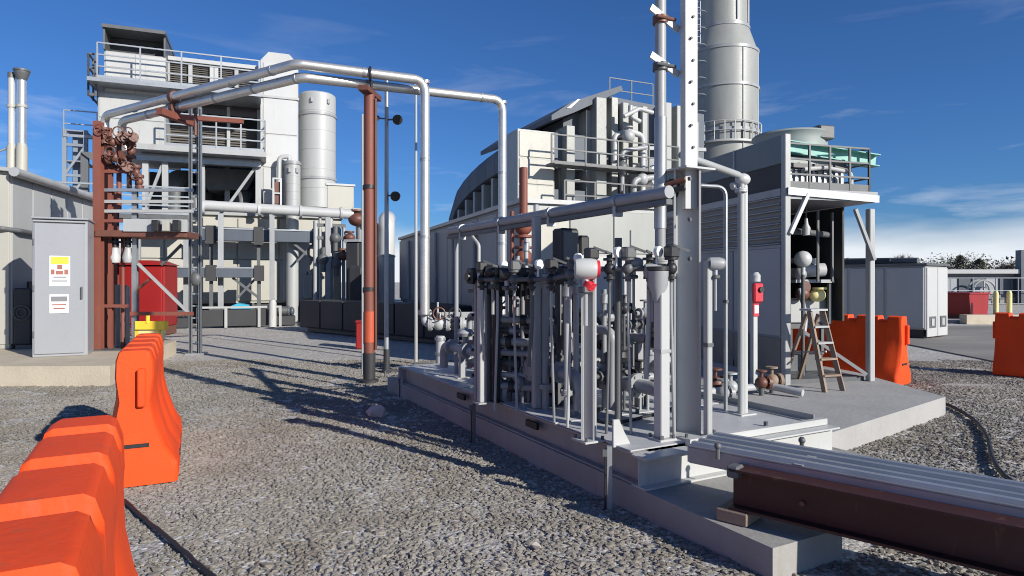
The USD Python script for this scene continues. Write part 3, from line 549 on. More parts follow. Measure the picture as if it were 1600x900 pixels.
for i, (px, py0, lab, r, cap) in enumerate(((18, 122, 'left of the two cream exhaust stacks above the sloping eave', .055, False), (34, 110, 'exhaust stack with the flared black rain cap, above the sloping eave', .075, True))):
    t = Thing('exhaust_stack', lab, 'exhaust stack', Fr()); Y = 14.0; x = SITE.X(px, Y); z1 = SITE.Z(px, py0 + (14 if cap else 0), Y); z0 = SITE.Z(px, 285, Y)
    t.p('pipe', MB().cyl((x, Y, z0), (x, Y, z1), r + .01, 16), 'white' if not cap else 'alu')
    if cap: t.p('rain_cap', MB().lathe([(r, z1 - .05), (r * 1.9, z1 + .12), (r * 1.9, z1 + .16), (r * 2.1, z1 + .17), (r * 2.1, z1 + .21), (0, z1 + .23)], (x, Y, 0), 20), 'steel')
    else: t.p('tip', MB().lathe([(r * 1.3, z1), (r * 1.3, z1 + .12), (0, z1 + .14)], (x, Y, 0), 14), 'steel')
    for py in (166, 232): t.p('collar', MB().lathe([(r + .005, SITE.Z(px, py, Y) - .03), (r + .03, SITE.Z(px, py, Y) - .03), (r + .03, SITE.Z(px, py, Y) + .03), (r + .005, SITE.Z(px, py, Y) + .03)], (x, Y, 0), 16), 'cream')
    t.p('base', MB().lathe([(r + .02, z0), (r + .035, z0), (r + .035, z0 + .75), (r + .01, z0 + .85)], (x, Y, 0), 16), 'cream')
    if cap: t.p('tie', MB().bar((SITE.X(20, Y), Y, SITE.Z(26, 166, Y)), (x, Y, SITE.Z(26, 166, Y)), .03)
                .bar((SITE.X(20, Y), Y, SITE.Z(26, 231, Y)), (x, Y, SITE.Z(26, 231, Y)), .03), 'cream')
    else: t.p('guy_rod', MB().cyl((x, Y, SITE.Z(18, 230, Y)), (x - .7, Y + .1, SITE.Z(2, 243, Y)), .02, 8), 'cream')
t = Thing('condenser_unit', 'dark outdoor unit on the ground beside the cream house wall', 'condenser', Fr(-9.35, 12.4, 14.0)); f = t.fr
t.p('case', MB().box(f.X(20), f.X(49), 0, .6, LPZ + .08, f.Z(35, 450), .03), 'dark'); t.p('grille', MB().ring(((f.X(20) + f.X(49)) / 2, -.02, 1.0), (0, 1, 0), .14, .012).ring(((f.X(20) + f.X(49)) / 2, -.02, 1.0), (0, 1, 0), .08, .01), 'steel'); t.p('feet', MB().box(f.X(22), f.X(47), .05, .5, LPZ, LPZ + .08), 'steel')

PR = Fr(*[(156 - 800) / FPX * 12.2, 12.2], 8.0)       # brown pipe rack
P, X, Z = PR.P, PR.X, PR.Z
t = Thing('pipe_rack', 'red brown steel pipe rack with valve clusters beside the grey cabinet', 'pipe rack', PR)
for px, py0, v, w in ((154, 190, 0, .14), (165, 250, .5, .1), (181, 300, 1.1, .09), (173, 268, .15, .07), (211, 296, .2, .09)): t.p('post', MB().ibeam((X(px, v), v, LPZ), (X(px, v), v, Z(px, py0, v)), w, w, up=(0, 1, 0)), 'rust' if px != 211 else 'galv')
for py, px1, m in ((297, 302, 'galv'), (315, 302, 'lgrey'), (330, 302, 'lgrey'), (345, 196, 'rust'), (478, 200, 'rust'), (268, 200, 'rust')): t.p('beam', MB().bar(P(150, py, .1), P(px1, py, .1), .06), m)
t.p('table_beam', MB().box(X(160, .2), X(300, .2), -.1, .6, Z(230, 372, .2), Z(230, 362, .2), .01), 'rust2'); t.p('table_channel', MB().box(X(205, .2), X(302, .2), -.14, -.101, Z(250, 364, .2), Z(250, 345, .2)), 'lgrey')
for px, py0 in ((252, 346), (268, 347), (284, 346)): t.p('junction_box', MB().box(X(px) - .06, X(px) + .06, -.32, -.18, Z(px, 363), Z(px, py0), .01), 'cream' if px == 268 else 'black')
t.p('brace', MB().bar(P(216, 412, .15), P(300, 494, .15), .05), 'lgrey'); t.p('brace', MB().bar(P(212, 455, .2), P(234, 436, .2), .045), 'rust'); t.p('brace', MB().bar(P(252, 414, .7), P(284, 382, .7), .05), 'steel')
t.p('low_rail', MB().bar(P(204, 490, .1), P(302, 490, .1), .07), 'rust')
t.p('vertical_pipe', MB().cyl(P(192, 560, .3) * [1, 1, 0] + [0, 0, LPZ], P(192, 372, .3), .035), 'rust'); t.p('vertical_pipe', MB().cyl(P(189, 540, .6) * [1, 1, 0] + [0, 0, LPZ], P(189, 445, .6), .11), 'mid'); t.p('vertical_pipe', MB().cyl(P(198, 540, .6) * [1, 1, 0] + [0, 0, LPZ], P(198, 448, .6), .055), 'galv')
for px, py in ((180, 405), (200, 405)): t.p('globe_fitting', MB().lathe([(0, 0), (.08, .02), (.10, .12), (.06, .3), (0, .34)], P(px, 412, .2), 18), 'bright' if px == 180 else 'lgrey'); t.p('valve_bonnet', MB().cyl(P(px, 386, .2), P(px, 372, .2), .05).disc(P(px, 378, .2), (0, 0, 1), .11, .03), 'black')
for i, (px, py, s) in enumerate(((163, 212, 1.), (176, 222, .9), (192, 216, 1.1), (205, 236, .9), (180, 246, 1.), (198, 262, 1.), (213, 270, .9), (168, 262, .8), (208, 216, .9), (218, 284, .8))):
    c = P(px, py, .05 + .07 * (i % 4)); m = MB().ball(c, (.085 * s, .085 * s, .10 * s)); a = ((0, 0, 1), (1, 0, .3), (.5, -1, 0))[i % 3]; m.flange(c + unit(a) * .13 * s, a, .10 * s).flange(c - unit(a) * .13 * s, a, .10 * s); m.cyl(c - unit(a) * .15, c + unit(a) * .15, .05 * s)
    q = t.p('valve', m, 'rust2'); q.sub('hand_wheel', MB().ring(c + np.array([0, -.2, .08]), (0, 1, .2), .085 * s, .012).cyl(c, c + np.array([0, -.2, .08]), .016, 8), 'rust2')
for px, py0, py1, v in ((171, 300, 200, .25), (186, 330, 215, .3), (202, 300, 215, .3), (215, 295, 262, .3)): t.p('drop_pipe', MB().cyl(P(px, py0, v), P(px, py1, v), .045), 'rust' if px != 202 else 'rust2')
t.p('base_plate', MB().box(X(146), X(204), -.2, 1.3, LPZ, LPZ + .025), 'steel')
t = Thing('cable_ladder', 'vertical galvanised cable ladder standing right of the brown pipe rack', 'cable ladder', Fr(*[(307 - 800) / FPX * 14.2, 14.2], 12.0)); f = t.fr
xa, xb, zt = f.X(299), f.X(314), f.Z(306, 168)
for x in (xa, xb): t.p('stringer', MB().channel((x, 0, 0), (x, 0, zt), .05, .11, .006, up=(0, 1, 0)), 'galv')
for k in range(19): t.p('rung', MB().bar((xa, .05, .25 + k * .27), (xb, .05, .25 + k * .27), .035), 'galv')
t.p('cable_bundle', MB().tube([((xa + xb) / 2 + .02, .09, 0), ((xa + xb) / 2 + .03, .09, 2.6), ((xa + xb) / 2, .09, zt - .2)], .028, 8), 'tray')
t.p('clamp', MB().ball(((xa + xb) / 2, -.05, f.Z(306, 436)), (.13, .1, .16)), 'steel'); t.p('foot_plate', MB().box(xa - .1, xb + .1, -.15, .2, -.02, .02), 'galv')

t = Thing('yellow_guard', 'bent yellow steel guard frame behind the upright orange barrier', 'guard', Fr(*[(236 - 800) / FPX * 11.8, 11.8], 5.0)); f = t.fr
z1 = f.Z(236, 505); t.p('top_plate', MB().box(f.X(211), f.X(262), -.02, .03, z1 - .12, z1 + .04, .01), 'yellow'); t.p('skirt', MB().prism([(f.X(215), 0.1), (f.X(247), .1), (f.X(258), z1 - .12), (f.X(215), z1 - .12)], .03, .05), 'palegreen')
for px in (212, 248): t.p('leg', MB().bar((f.X(px), .06, -.02), (f.X(px), .06, z1 - .1), .06), 'yellow')
t.p('knob', MB().cyl((f.X(231), 0, z1), (f.X(231), 0, z1 + .14), .035), 'yellow')

# ================================================================ overhead insulated pipes and their brown support
A0, A1 = np.array([-8.3, 13.1, 5.0]), np.array([-3.38, 10.0, 5.0])
def px2(px, Y, z): return np.array([(px - 800) / FPX * Y, Y, z])
t = Thing('overhead_pipe', 'upper aluminium clad overhead pipe dropping at the left of two risers', 'pipe')
A2 = px2(664, 10.75, 4.98)
pa = [A0 + [.0, 0, -.62], A0 + [-0.05, -.0, 0], A1, A2, A2 * [1, 1, 0] + [0, 0, 1.05]]
t.p('pipe', MB().tube(pa, .078, 18, .22), 'alu')
def joints(t, p, q, r, step=1.05, name='cladding_band'):
    d = q - p; L = np.linalg.norm(d); u = d / L
    for k in range(1, int(L / step) + 1): c = p + u * (k * step); t.p(name, MB().disc(c, u, r + .006, .05, 18), 'galv')
joints(t, A0, A1, .078); joints(t, A1, A2, .078); joints(t, pa[-1], A2, .078, 1.3)
t = Thing('overhead_pipe', 'lower aluminium clad overhead pipe running on to the right riser behind', 'pipe')
B = [A0 + [.5, -.15, -.75], A0 + [.4, -.2, -.17], A1 + [.05, .12, -.17], px2(785, 11.8, 4.95), px2(785, 11.8, 1.0)]
t.p('pipe', MB().tube(B, .078, 18, .22), 'alu'); joints(t, B[1], B[2], .078); joints(t, B[2], B[3], .078); joints(t, B[4], B[3], .078, 1.3)
for i, c in enumerate(A0 + (A1 - A0) * q for q in (.42,)):
    t = Thing('pipe_hanger', 'brown beam clamp carrying the overhead pipes near the filter house', 'pipe hanger'); t.p('beam', MB().bar(c + [-.05, -.4, -.36], c + [.1, .5, -.36], .12), 'rust'); t.p('clamp', MB().disc(c, A1 - A0, .11, .1).disc(c + [0, .05, -.2], A1 - A0, .11, .1), 'rust2'); t.p('hanger_rod', MB().cyl(c + [.5, -.2, -.36], c + [.5, -.2, -.75], .03), 'rust2')
    t.p('bracket', MB().bar(c + [0, 0, -.36], c + [1.2, .2, -.4], .08), 'rust')
C = px2(577, 10.35, 0)
t = Thing('pipe_support_column', 'tall red brown pipe column holding the two overhead pipes', 'pipe support')
t.p('column', MB().cyl(C, C + [0, 0, 4.62], .085, 20), 'rust'); t.p('conduit', MB().cyl(C + [.11, -.03, .5], C + [.11, -.03, 4.55], .022, 10), 'rust2'); t.p('conduit', MB().cyl(C + [-.1, -.03, .1], C + [-.1, -.03, 4.3], .018, 10), 'lgrey')
t.p('lower_sleeve', MB().lathe([(.086, .62), (.092, .62), (.092, 1.12), (.086, 1.12)], C, 24), 'band'); t.p('base_sleeve', MB().lathe([(.15, -.02), (.15, .02), (.095, .03), (.1, .45), (.087, .45)], C, 24), 'dark')
t.p('saddle', MB().bar(C + [-.04, -.28, 4.66], C + [.04, .4, 4.66], .16, .08), 'rust2'); t.p('clamp', MB().ring(C + [0, .06, 4.98], (1, .23, 0), .1, .022).ring(C + [0, .15, 4.79], (1, .23, 0), .1, .022), 'black')
for z in (1.45, 3.1): t.p('strap', MB().lathe([(.086, z), (.1, z), (.1, z + .06), (.086, z + .06)], C, 20), 'black')
C = px2(604, 11.4, 0)
t = Thing('light_pole', 'thin grey pole with two small floodlights beside the brown column', 'light pole')
t.p('pole', MB().tube([C, C + [0, 0, 5.25]], np.array([.045, .033]), 14), 'galv'); t.p('base', MB().lathe([(.09, -.02), (.09, .03), (.06, .05), (.055, .4), (.046, .4)], C, 16), 'dark')
for z, s in ((4.48, 1), (3.13, .8)):
    q = C + [.19 * s, -.05, z]; t.p('floodlight', MB().lathe([(0, -.09), (.05, -.08), (.085, .05), (.09, .08), (0, .08)], q, 16, axis=(.4, -1, -.4)), 'black'); t.p('arm', MB().cyl(C + [0, 0, z], q, .015, 8), 'steel')
q = C + [-.17, -.05, 4.5]; t.p('floodlight', MB().lathe([(0, -.06), (.04, -.05), (.06, .04), (0, .05)], q, 14, axis=(-.4, -1, -.4)), 'steel'); t.p('arm', MB().cyl(C + [0, 0, 4.5], q, .013, 8), 'steel')
C = px2(650, 12.6, 0)
Thing('lightning_mast', 'very thin pale mast left of the first aluminium riser', 'mast').one(MB().tube([C, C + [0, 0, 5.3]], np.array([.035, .022]), 10), 'lgrey')

# valve stand under the first riser
VS = Fr(*[(690 - 800) / FPX * 10.9, 10.9], 5.0); P, X, Z = VS.P, VS.X, VS.Z
t = Thing('valve_station', 'white flanged valves on a short post under the left aluminium riser', 'valve station', VS)
t.p('pipe', MB().tube([P(664, 484), P(664, 506), P(745, 506)], .07, 16, .1), 'bright')
for px, a in ((672, (1, 0, 0)), (700, (1, 0, 0)), (722, (1, 0, 0)), (742, (1, 0, 0))): t.p('flange', MB().flange(P(px, 506), a, .125, .03), 'bright' if px > 715 else 'lgrey')
t.p('flange', MB().flange(P(664, 488), (0, 0, 1), .12, .03), 'bright')
for px in (686, 711):
    q = t.p('valve', MB().ball(P(px, 506), (.11, .10, .11)).cyl(P(px, 506), P(px, 488), .04), 'lgrey' if px == 686 else 'black'); q.sub('hand_wheel', MB().ring(P(px, 490, -.16), (0, 1, 0), .1, .013).cyl(P(px, 490, -.16), P(px, 500), .015, 8), 'rust2' if px == 686 else 'black')
t.p('indicator_stem', MB().cyl(P(684, 506), P(684, 472), .016, 8), 'bright'); t.p('header_plate', MB().box(X(690), X(742), .1, .16, Z(715, 497), Z(715, 488)), 'lgrey')
t.p('post', MB().cyl(P(688, 525) , P(688, 575) * [1, 1, 0] + [0, 0, .0], .075, 18), 'bright'); t.p('post_base', MB().lathe([(.14, 0), (.14, .03), (.09, .05), (.09, .2), (.076, .2)], (X(688), 0, 0), 18), 'mid')
for z in (.35, .6): t.p('post_ring', MB().lathe([(.076, z), (.095, z), (.095, z + .05), (.076, z + .05)], (X(688), 0, 0), 18), 'galv')
t.p('elbow', MB().tube([P(738, 506), P(738, 520), P(725, 526)], .06, 12, .08), 'bright')
t.p('ground_line', MB().tube([(X(603), -.1, .02), (X(603), -.1, .12), (X(645), -.2, .10), (X(648), -.2, .24), (X(676), -.1, .24)], .018, 8, .05), 'steel'); t.p('ground_line', MB().tube([(X(612), -.5, .03), (X(646), -.5, .03), (X(656), -.5, .2), (X(690), -.3, .18)], .016, 8, .05), 'steel')

# ================================================================ grey generator enclosure in the middle, its long side in shade
ang = math.degrees(math.atan2(13.0 - 24.6, .18 + 4.31)); GE = Fr(-4.31, 24.6, ang)      # x runs along the shaded side towards the camera; y to the right of it
L = math.hypot(4.49, 11.6)
t = Thing('generator_enclosure', 'long grey panelled generator enclosure with its long side in shade', 'plant building', GE)
t.p('wall', MB().box(0, L, .04, 3.2, .85, 3.2), 'lgrey'); t.p('roof', MB().box(-.06, L + .08, -.06, 3.3, 3.2, 3.29), 'bright')
for k in range(9):
    a = L * k / 9; t.p('panel', MB().box(a + .02, a + L / 9 - .02, -.02, .05, .95, 3.14, .012), 'grey')
for k in range(3): t.p('end_panel', MB().box(L - .01, L + .03, .05 + k * 1.05, 1.07 + k * 1.05, 2.2 if k else .95, 3.1, .012), 'boiler' if k else 'cream')
for k in (1, 2): t.p('end_panel', MB().box(L - .01, L + .03, .05 + k * 1.05, 1.07 + k * 1.05, .95, 2.14, .012), 'bright')
t.p('base_frame', MB().box(.1, L - .1, .1, 3.1, 0, .85), 'dark')
for k in range(7): t.p('drain_pipe', MB().cyl((2 + k * 1.9, -.08, .5), (2 + k * 1.9, -.08, 2.75 if k % 2 else 3.05), .05, 10), 'grey')
t.p('side_trunking', MB().box(7.2, L - .5, -.16, -.021, 2.82, 2.95), 'mid')
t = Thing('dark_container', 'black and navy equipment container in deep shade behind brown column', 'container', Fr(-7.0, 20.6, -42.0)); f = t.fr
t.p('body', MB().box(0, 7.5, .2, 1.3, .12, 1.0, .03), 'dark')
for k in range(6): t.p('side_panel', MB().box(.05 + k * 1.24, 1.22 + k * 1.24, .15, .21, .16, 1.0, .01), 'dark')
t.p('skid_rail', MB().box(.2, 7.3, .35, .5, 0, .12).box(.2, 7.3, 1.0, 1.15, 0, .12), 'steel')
t = Thing('black_screen_wall', 'tall narrow black duct standing at the corner between the two enclosures', 'duct', Fr(-5.75, 23.4, -10)); f = t.fr
t.p('duct', MB().box(f.X(540), f.X(560), 0, 1.0, 0, f.Z(550, 378), .04), 'dark'); t.p('hood', MB().box(f.X(548), f.X(572), -.3, .9, 0, f.Z(560, 415), .1), 'dark'); t.p('cap', MB().box(f.X(538), f.X(562), -.05, 1.05, f.Z(550, 378), f.Z(550, 374)), 'mid')
t = Thing('red_bin', 'small red box half hidden behind the foot of brown column', 'box', Fr(-3.6, 15.2, 10)); f = t.fr
t.p('box', MB().box(f.X(556), f.X(572), 0, .35, 0, .62, .02), 'red'); t.p('lid', MB().box(f.X(555), f.X(573), -.02, .37, .62, .67, .01), 'red')

# ================================================================ boiler (heat recovery unit) behind
def hexa(a, b, prof):
    # a lofted slice: the same outline (y, z) at a and b
    n = len(prof); V = [(a[0], a[1] + y, a[2] + z) for y, z in prof] + [(b[0], b[1] + y, b[2] + z) for y, z in prof]; F = []
    for i in range(n): q = (i + 1) % n; F += [(i, n + i, n + q), (i, n + q, q)]
    for i in range(1, n - 1): F += [(0, i, i + 1), (n, n + i + 1, n + i)]
    return V, F
HB = Fr(2.6, 28.0, 24.0); P, X, Z = HB.P, HB.X, HB.Z
t = Thing('boiler_house', 'big grey boiler casing with tall ribs and a sloping dark roof', 'boiler', HB)
zc = 2.5
xw = X(809, -.9); cw = (HB.o[0] + xw * HB.c + .55 * HB.s, HB.o[1] + xw * HB.s - .55 * HB.c)
LD = 9.0; HD = Fr(cw[0] - .39 * LD, cw[1] + .92 * LD, math.degrees(math.atan2(-.92, .39))); zd_ = Z(806, 206)
d = Thing('inlet_duct', 'vaulted boiler duct with shade in its dark grey colour receding left behind the right riser', 'boiler duct', HD)
NS = 8; drop = [2.1 * (1 - math.sqrt(max(0, 1 - (1 - k / NS) ** 2))) for k in range(NS + 1)]
d.p('wall', MB().box(0, LD, .9, 4, zc, zd_ - 2.4), 'roofandshade')  # shade of the left-facing duct side is put into its colour
for k in range(NS):
    a, b = np.array([LD * k / NS + .015, 0, -drop[k]]), np.array([LD * (k + 1) / NS - .015, 0, -drop[k + 1]])
    d.p('roof_panel', MB().prof([(0, zd_ - 1.75), (4.6, zd_ - 1.75), (4.6, zd_ - .02), (1.9, zd_), (1.1, zd_ - .06), (.5, zd_ - .2), (.12, zd_ - .45), (0, zd_ - .8)], a, b) if False else MB().add(*hexa(a, b, [(0, zd_ - 1.5), (4.6, zd_ - 1.5), (4.6, zd_ - .02), (1.9, zd_), (1.1, zd_ - .06), (.5, zd_ - .2), (.12, zd_ - .45), (0, zd_ - .8)])), 'roofandshade')
for k in range(8):
    a = .1 + (LD - .5) * k / 7; d.p('rib', MB().box(a, a + .25, .06, .9, zc, zd_ - 1.55 - 2.1 * (1 - math.sqrt(max(0, 1 - (1 - min(1, a / LD)) ** 2))), .01), 'boiler')
d.p('bottom_duct', MB().prof([(-.5, zc), (.75, zc), (.75, zc + 2.0), (.2, zc + 1.8)], (LD * .55, 0, 0), (LD * .8, 0, 0)), 'boiler')
d.p('foundation', MB().box(.2, LD, .4, 3.8, 0, zc), 'dark')
t.p('front_casing', MB().box(X(809, -.9), X(866, -.9), -.9, .9, zc, Z(838, 204, -.9)), 'boiler'); t.p('front_casing', MB().box(X(866) + .01, X(880), -.4, 5.5, zc, Z(872, 238)), 'boiler')
for c, d in ((207, 246), (249, 288), (290, 330)): t.p('panel', MB().box(X(811, -.9), X(864, -.9), -.94, -.9, Z(838, d, -.9), Z(838, c, -.9), .012), 'cream')
# stepped ribbed casing, wall painted darker for shade between ribs, sloping dark roof
xs = [X(p) for p in (846, 880, 950, 1095)]
t.p('main_casing', MB().prism([(X(880), zc), (X(1100), zc), (X(1100), Z(1020, 168)), (X(1000), Z(1000, 160)), (X(952), Z(952, 150)), (X(880), Z(880, 186))], 0, 7), 'roofandshade')
t.p('roof', MB().prism([(X(846), Z(846, 196)), (X(846), Z(846, 188)), (X(876), Z(876, 168)), (X(952), Z(952, 143)), (X(955), Z(955, 150)), (X(880), Z(880, 184))], -.95, 7.2), 'roofandshade')
t.p('roof_hatch', MB().prism([(X(868), Z(868, 178)), (X(885), Z(885, 164)), (X(889), Z(889, 164)), (X(874), Z(874, 178))], -1.0, 1), 'bright')
for px, w, py0, dep in ((892, 13, 196, 1.0), (921, 9, 172, .7), (940, 16, 152, 1.15), (961, 10, 152, .8), (978, 9, 160, 1.0), (993, 9, 166, .7), (1008, 8, 166, .9), (1045, 9, 160, .8), (1062, 8, 165, .8), (1088, 8, 190, .8)):
    x0, x1 = X(px - w / 2, -dep), X(px + w / 2, -dep); t.p('casing_stiffener', MB().box(x0, x1, -dep, .02, zc, Z(px, py0, -dep), .02), 'boiler')
for py in (232, 286, 312): t.p('tie_beam', MB().bar((X(882), -.3, Z(900, py)), (X(1095), -.3, Z(1000, py - 6)), .16), 'mid')
t.p('walkway', MB().box(X(860, -1.6), X(1060, -1.6), -2.0, -1.2, Z(950, 262, -1.6) - .1, Z(950, 262, -1.6)), 'steel')
t.p('railing', railing(HB, [(X(862, -2), -2), (X(1060, -2), -2)], Z(950, 262, -2), 1.15, 2, 1.4, .03), 'steel')
t.p('railing', railing(HB, [(X(882, -2), -2), (X(1060, -2), -2)], Z(950, 330, -2), 1.15, 2, 1.4, .03), 'steel'); t.p('walkway', MB().box(X(820, -1.6), X(1060, -1.6), -2.0, -1.2, Z(950, 331, -1.6) - .1, Z(950, 331, -1.6)), 'steel')
t.p('roof_railing', railing(HB, [(X(962), .5), (X(1030), .5)], Z(990, 158), 1.1, 2, 1.0, .02), 'steel')
for i, (pts, r) in enumerate((([(960, 255), (960, 212), (985, 206), (1004, 212), (1004, 300)], .13), ([(972, 300), (972, 236), (1010, 230)], .1), ([(1000, 190), (985, 182), (985, 165)], .1), ([(990, 320), (990, 282), (1024, 276)], .14), ([(975, 182), (998, 170), (1020, 176)], .09))):
    t.p('steam_pipe', MB().tube([P(a, b, -1.3 - .15 * i) for a, b in pts], r, 12, .3), 'bright' if i % 2 == 0 else 'mid')
for px, py in ((1003, 280), (982, 213), (972, 262)): t.p('steam_valve', MB().ball(P(px, py, -1.7), (.28, .25, .28)).cyl(P(px, py, -1.7), P(px, py - 14, -1.7), .08).disc(P(px, py - 14, -1.7), (0, 0, 1), .2, .05), 'lgrey' if px != 972 else 'steel')
t.p('drum', MB().lathe([(0, -1.2), (.5, -1.15), (.8, -.8), (.85, 0), (.85, 3)], P(1006, 280, -.4), 28, axis=(0, 1, 0)), 'white')
t.p('foundation', MB().box(X(812), X(1100), .2, 6.8, 0, zc), 'dark')
ST = Fr(*[(1129 - 800) / FPX * 36.0, 36.0], 0); Z = ST.Z
t = Thing('chimney_stack', 'tall grey banded steel chimney rising out of the picture', 'chimney', ST)
prof = [(px - 1129, py) for px, py in ((1182, 440 + 44), (1182, 92), (1181, 88), (1168, 50), (1167, 44), (1166, -330))]
t.p('shell', MB().lathe([(w * .036, Z(1129, py)) for w, py in prof] + [(0, Z(1129, -330))], (0, 0, 0), 56), 'boiler')
for py, w in ((145, 53), (89, 52.5), (50, 39), (-40, 38), (-150, 38), (212, 53)): z = Z(1129, py); r = w * .036; t.p('band', MB().lathe([(r, z - .08), (r + .06, z - .08), (r + .06, z + .08), (r, z + .08)], (0, 0, 0), 48), 'mid')
for a, m in ((-35, 'boiler'), (-8, 'boiler'), (-75, 'bright')): a = math.radians(a); t.p('seam', MB().bar((1.92 * math.cos(a), 1.92 * math.sin(a), 1), (1.92 * math.cos(a), 1.92 * math.sin(a), Z(1129, 92)), .06), 'lgrey'); t.p('seam', MB().bar((1.41 * math.cos(a), 1.41 * math.sin(a), Z(1129, 44)), (1.41 * math.cos(a), 1.41 * math.sin(a), Z(1129, -320)), .06), 'lgrey')
lad = MB(); xl = (1082 - 1129) * .036
for dx in (-.18, .18): lad.bar((xl + dx, -.9, 8), (xl + dx, -.9, Z(1129, -320)), .05)
for k in range(60): lad.bar((xl - .18, -.9, 8 + k * .32), (xl + .18, -.9, 8 + k * .32), .03)
for k in range(22): lad.ring((xl, -1.2, 9 + k * .9), (0, 0, 1), .38, .025, 10)
t.p('ladder', lad, 'galv')
t.p('platform', MB().lathe([(1.5, Z(1129, 232)), (2.1, Z(1129, 232)), (2.1, Z(1129, 229)), (1.5, Z(1129, 229))], (0, 0, 0), 40), 'white')
ra = MB()
for k in range(24): a = k * pi / 12; ra.bar((2.05 * math.cos(a), 2.05 * math.sin(a), Z(1129, 229)), (2.05 * math.cos(a), 2.05 * math.sin(a), Z(1129, 229) + 1.0), .05)
for h in (.5, 1.0): ra.ring((0, 0, Z(1129, 229) + h), (0, 0, 1), 2.05, .03, 40)
t.p('railing', ra, 'lgrey')
# ================================================================ cooling tower / compressor container on the right pad
CT = Fr(3.68, 8.6, 15.0); P, X, Z = CT.P, CT.X, CT.Z
W_, D_ = 1.42, 3.4; zd, zp = 2.85, 3.58
t = Thing('cooling_tower', 'grey louvred cooling unit with open front frame and rooftop fan shroud', 'cooling unit', CT)
for (x, y, top) in ((0, 0, zp), (W_, .04, 2.62), (0, D_, zp), (W_, D_, 2.75)): t.p('corner_post', MB().box(x - .045, x + .045, y - .045, y + .045, PAD, top, .008), 'lgrey' if y < 1 else 'grey')
t.p('side_wall', MB().box(-.02, .02, .06, D_ - .06, .42, 2.1), 'fabric')
for k in range(3): t.p('side_panel', MB().box(-.035, -.015, .07 + k * 1.09, 1.13 + k * 1.09, .86, 2.06, .006), 'grey'); t.p('lower_side_panel', MB().box(-.03, -.015, .07 + k * 1.09, 1.13 + k * 1.09, .24, .83, .006), 'louvre')
for k in range(8): z = 2.12 + k * .09; t.p('side_louvre', MB().prof([(-.035, -.012), (.035, .012), (.035, .024), (-.035, 0)], (-.02, D_ - .06, z), (-.02, .06, z)), 'lgrey')
t.p('louvre_back', MB().box(.03, .06, .06, D_, 2.08, zd - .1), 'grey')
t.p('side_rail', MB().box(-.05, .05, .05, D_ - .05, zd - .09, zd + .01), 'lgrey'); t.p('side_rail', MB().box(-.04, .06, .05, D_ - .05, 2.06, 2.10), 'grey'); t.p('bottom_rail', MB().box(-.05, .05, .05, D_ - .05, PAD, .32), 'grey')
t.p('parapet_lower', MB().box(-.01, .03, .05, D_ - .05, zd + .02, 3.2), 'dark'); t.p('parapet_upper', MB().box(-.03, .03, .05, D_ - .05, 3.2, zp, .006), 'slate')  # parapet shade is painted in, lower band nearly black
for k in range(1, 3): t.p('parapet_joint', MB().box(-.045, -.03, k * 1.12 - .02, k * 1.12 + .02, 3.2, zp), 'grey')
t.p('deck', MB().box(.02, W_ + .05, -.04, D_, zd - .14, zd), 'grey'); t.p('deck_beam', MB().channel((-.02, -.05, zd + .01), (W_ + .06, -.03, zd - .05), .06, .1), 'galv')
t.p('floor', MB().box(.05, W_ - .05, .1, D_, PAD, PAD + .06), 'steel')
t.p('back_wall', MB().box(.05, W_, D_ - .1, D_ - .05, PAD, zd - .14), 'dark'); t.p('inner_wall', MB().box(.05, .09, .08, D_ - .1, PAD + .06, zd - .14), 'dark')  # inner surfaces painted dark in place of shade
# rooftop: coil bank, fan shroud, railing, teal gantry
t.p('coil_bank', MB().box(.12, 1.2, .28, 2.4, zd + .005, zd + .34, .01), 'lgrey')
for k in range(11): t.p('coil_fin', MB().box(.16 + k * .096, .2 + k * .096, .255, .28, zd + .03, zd + .32), 'galv')
t.p('coil_frame', MB().bar((.1, .24, zd + .37), (1.22, .24, zd + .37), .05, .06), 'steel'); t.p('fan_deck', MB().box(.1, 1.22, .26, 2.5, zd + .4, zd + .5, .01), 'greenish')
for x in (.12, .42, .72, 1.0, 1.2): t.p('fan_deck_leg', MB().bar((x, .27, zd + .3), (x, .27, zd + .42), .035), 'steel')
cx, cy = .74, .84
t.p('fan_shroud', MB().lathe([(.51, zd + .5), (.505, zd + .7), (.505, zd + .82), (.53, zd + .88), (.55, zd + .91), (.52, zd + .94), (.48, zd + .91), (.47, zd + .6), (0, zd + .58)], (cx, cy, 0), 44), 'greenish')
fn = MB(); fn.cyl((cx, cy, zd + .6), (cx, cy, zd + .8), .09, 16)
for k in range(5): a = k * 2 * pi / 5; fn.bar((cx, cy, zd + .72), (cx + .45 * math.cos(a), cy + .45 * math.sin(a), zd + .72), .14, .015, up=(math.sin(a) * .4, -math.cos(a) * .4, 1))
t.p('fan', fn, 'steel'); t.p('fan_motor', MB().box(cx + .1, cx + .36, cy - .5, cy - .3, zd + .80, zd + 1.0, .02), 'steel')
t.p('roof_railing', railing(CT, [(.06, .02), (W_, .06), (W_, 1.8)], zd, .62, 3, .36, .013), 'steel')
t.p('roof_pipe', MB().tube([(1.15, .1, zd + .02), (1.15, .1, zd + .28), (.75, .14, zd + .34), (.4, .14, zd + .3)], .03, 10, .08), 'bright')
t.p('knee_brace', MB().bar((.02, -.06, 2.24), (.30, -.06, 2.78), .05), 'bright'); t.p('knee_brace', MB().bar((W_ - .34, -.05, 2.6), (W_ - .02, -.05, 1.9), .045), 'mid')
t.p('cross_brace', MB().bar((.62, .5, .92), (1.34, .02, .3), .045), 'lgrey')
for z, y in ((2.32, .5), (1.92, .9), (2.5, 1.4)): t.p('inner_pipe', MB().tube([(.1, y, z), (.7, y, z), (1.3, y + .2, z - .02)], .045, 12), 'steel')
